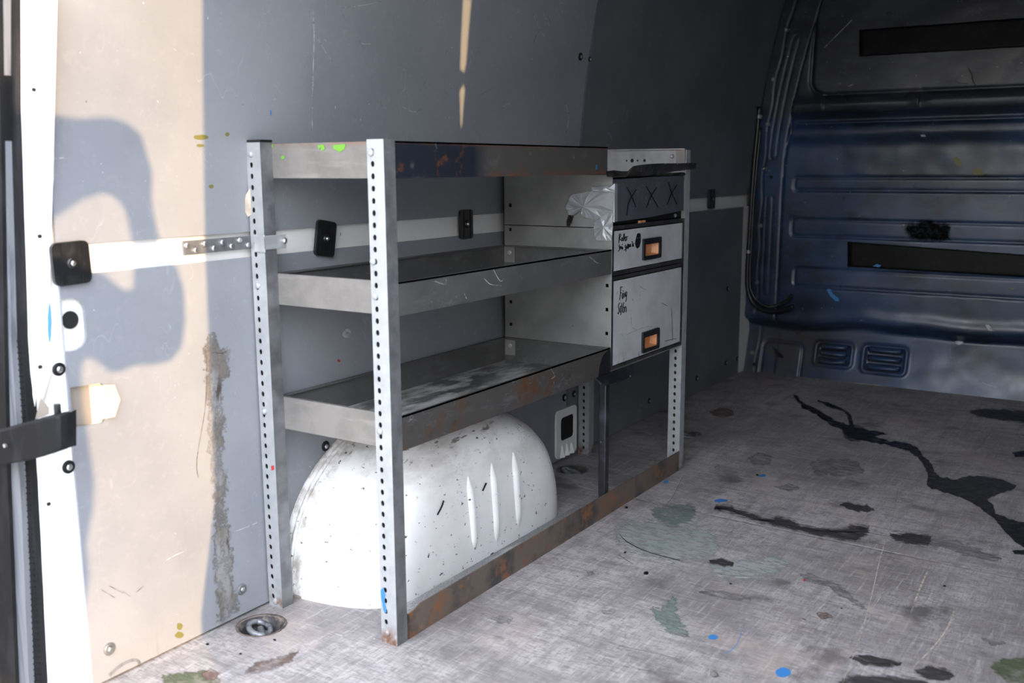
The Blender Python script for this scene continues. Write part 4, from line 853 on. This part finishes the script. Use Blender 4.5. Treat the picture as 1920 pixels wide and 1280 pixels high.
stain([(1670, 1002), (1700, 1000), (1750, 1006), (1790, 1016), (1830, 1030), (1878, 1046), (1860, 1052), (1820, 1042), (1780, 1026), (1745, 1022), (1700, 1018), (1680, 1012)], 'oil_faint', 3, 4, 0.00013, 5)
stain([(1668, 1004), (1700, 1001), (1745, 1006), (1740, 1020), (1700, 1018)], 'oil_dry', 3, 4, 0.00020, 6)
stain([(1592, 1232), (1620, 1228), (1665, 1236), (1690, 1244), (1670, 1250), (1620, 1246)], 'oil_dry', 3, 4, 0.00015, 7)
stain([(1716, 1256), (1740, 1250), (1770, 1252), (1790, 1268), (1770, 1276), (1735, 1270)], 'oil_dry', 3, 4, 0.00015, 8)
stain([(1580, 1272), (1640, 1266), (1740, 1276), (1740, 1300), (1570, 1300)], 'oil_dry', 4, 4, 0.00018, 9)
stain([(1860, 1250), (1880, 1236), (1925, 1232), (1925, 1280), (1890, 1276)], 'paint_moss', 4, 4, 0.00013, 10)
stain([(1840, 1196), (1870, 1198), (1886, 1206), (1860, 1208)], 'oil_faint', 2, 4, 0.00013, 11)
stain([(1820, 772), (1850, 766), (1890, 770), (1925, 772), (1925, 790), (1880, 786), (1840, 780)], 'oil_dry', 2, 4, 0.00013, 12)
stain([(1898, 848), (1925, 844), (1925, 856), (1905, 856)], 'oil', 1, 3, 0.00015, 13); stain([(1898, 1032), (1925, 1030), (1925, 1040), (1902, 1038)], 'oil', 1, 3, 0.00015, 14)
stain([(1400, 858), (1420, 850), (1446, 856), (1444, 868), (1415, 870)], 'oil_faint', 3, 4, 0.00013, 15)
stain([(1520, 870), (1560, 862), (1610, 868), (1620, 884), (1570, 892), (1530, 886)], 'oil_faint', 5, 4, 0.00013, 16)
stain([(1330, 1049), (1352, 1047), (1374, 1054), (1374, 1061), (1350, 1060), (1332, 1055)], 'oil_dry', 2, 3, 0.00015, 17)
stain([(1375, 770), (1350, 765), (1330, 772), (1345, 780), (1375, 778)], 'paint_brown', 3, 4, 0.00013, 18)
stain([(1222, 955), (1250, 948), (1290, 945), (1305, 958), (1290, 976), (1262, 986), (1235, 976)], 'paint_teal', 3, 4, 0.00015, 19)
stain([(1160, 990), (1185, 978), (1230, 976), (1262, 988), (1290, 982), (1330, 1000), (1345, 1030), (1330, 1046), (1280, 1050), (1230, 1046), (1180, 1030), (1158, 1010)], 'paint_green', 4, 4, 0.00011, 20)
stain([(1330, 1060), (1400, 1052), (1450, 1040), (1476, 1056), (1465, 1072), (1420, 1082), (1360, 1082), (1338, 1076)], 'paint_green', 4, 4, 0.00011, 21)
stain([(1222, 1136), (1240, 1142), (1262, 1118), (1266, 1150), (1285, 1180), (1292, 1192), (1260, 1186), (1235, 1166)], 'paint_teal', 4, 4, 0.00013, 22)
stain([(1128, 1145), (1152, 1142), (1150, 1150), (1130, 1150)], 'oil_faint', 2, 3, 0.00013, 23); stain([(1100, 1072), (1112, 1070), (1116, 1076), (1104, 1078)], 'oil_faint', 1, 3, 0.00013, 24)
stain([(920, 1160), (945, 1152), (962, 1158), (955, 1168), (930, 1166)], 'oil_faint', 2, 3, 0.00013, 25)
stain([(303, 1272), (320, 1262), (350, 1262), (375, 1258), (405, 1264), (412, 1278), (370, 1284), (310, 1284)], 'paint_moss', 4, 4, 0.00013, 26)
stain([(378, 1262), (395, 1254), (410, 1262), (402, 1274), (384, 1274)], 'paint_brown', 3, 4, 0.00018, 27)
stain([(480, 1244), (505, 1238), (530, 1230), (560, 1220), (545, 1238), (510, 1256), (460, 1262)], 'paint_brown', 3, 4, 0.00009, 34)
stain([(1500, 1076), (1530, 1080), (1570, 1096), (1600, 1122), (1625, 1142), (1600, 1130), (1570, 1110), (1545, 1094), (1510, 1086)], 'oil_faint', 2, 3, 0.00013, 28)
stain([(1310, 1108), (1350, 1108), (1400, 1118), (1408, 1124), (1370, 1122), (1330, 1114)], 'oil_faint', 2, 3, 0.00013, 29)
stain([(1452, 912), (1480, 908), (1500, 914), (1480, 920)], 'oil_faint', 2, 3, 0.00013, 30); stain([(1530, 1150), (1550, 1148), (1560, 1156), (1540, 1160)], 'paint_brown', 2, 3, 0.00013, 31)
for c, m_ in (((1468, 1260, 15, 9), 'paint_blue'), ((1352, 938, 13, 3), 'paint_blue'), ((1337, 1194, 9, 5), 'paint_blue'), ((1429, 891, 7, 2.5), 'paint_blue'), ((1249, 903, 5, 3), 'paint_blue'), ((1508, 1087, 2.6, 2.2), 'paint_red'), ((420, 876, 2, 2), 'paint_blue')):
    if c[1] > 880: flat('paint_spot', rough_poly(circ(c[0], c[1], c[2], 10, c[3]), 3, 1.2, c[0]), lambda u, v, e: on_floor(u, v, 0.00022), m_, floor)
for c in ((1172, 1035, 3), (1175, 951, 3), (1212, 1074, 5), (389, 1207, 3), (451, 1225, 3), (515, 1199, 3), (1370, 1094, 2.5), (1771, 1098, 3), (1578, 1140, 2), (1420, 890, 3)):
    flat('speck', rough_poly(circ(c[0], c[1], c[2], 8, c[2]*0.7), 2, 0.8, c[0]), lambda u, v, e: on_floor(u, v, 0.00022), 'ink', floor)
scratch('floor_seam', [(1192, 933), (1300, 957), (1420, 982), (1540, 1007), (1660, 1032), (1780, 1056), (1925, 1086)], 1.8, fp, 'scratch_pale', floor)
scratch('floor_seam', [(1192, 935.5), (1420, 984.5), (1660, 1034.5), (1925, 1088.5)], 1.2, fp, 'oil_faint', floor)
for P, w, m_ in (([(1684, 915), (1672, 975), (1652, 1040), (1638, 1100), (1625, 1152), (1610, 1200), (1580, 1280)], 2.4, 'scratch_wood'), ([(1660, 1105), (1640, 1135), (1622, 1155)], 2.4, 'scratch_wood'), ([(1746, 1058), (1728, 1095), (1708, 1148)], 4.5, 'scratch_wood'), ([(1840, 1075), (1828, 1115)], 4, 'scratch_wood'),
                 ([(1792, 1132), (1780, 1170), (1752, 1210), (1705, 1258)], 4, 'scratch_wood'), ([(1162, 1002), (1180, 1018), (1220, 1036), (1275, 1050)], 2.0, 'ink'), ([(1160, 1040), (1188, 1058)], 1.2, 'ink'), ([(1337, 1074), (1370, 1082), (1424, 1082)], 1.6, 'scratch_pale'), ([(1335, 1071), (1365, 1078), (1424, 1080)], 1.2, 'oil_dry'),
                 ([(1415, 812), (1380, 850), (1345, 880)], 2, 'scratch_pale'), ([(1280, 893), (1262, 930), (1245, 950)], 1.2, 'oil_dry'), ([(1320, 1080), (1345, 1062)], 1.2, 'oil_dry'), ([(1375, 985), (1362, 1040)], 1.0, 'oil_dry'), 
                 ([(1160, 1210), (1220, 1222), (1290, 1240)], 2.0, 'oil_faint'), ([(1150, 1245), (1220, 1258)], 2.0, 'oil_faint'), ([(1000, 1230), (1090, 1242), (1150, 1250)], 1.6, 'oil_faint'), ([(880, 1140), (960, 1110), (1010, 1090)], 1.0, 'scratch_pale'), 
                 ([(1765, 980), (1760, 1010)], 5, 'scratch_pale'), ([(1392, 1180), (1380, 1210), (1360, 1225)], 1.6, 'paint_blue'), ([(1110, 905), (1150, 915), (1190, 920)], 2.5, 'scratch_pale'), ([(1070, 905), (1100, 915), (1128, 922)], 2.0, 'scratch_pale')):
    scratch('scratch', P, w*0.7, lambda u, v, e: on_floor(u, v, 0.00026), m_, floor)
# grit and chips
q = on_floor(1339, 1268); V, Fc = lathe([(0.004, 0), (0.0085, 0.003), (0.0075, 0.008), (0.003, 0.011)], q, (0.2, 0.1, 1), 7)
tag(obj('pebble', (V, Fc), 'stone'), 'small dark pebble lying on the floor near the round blue paint spot', 'pebble')
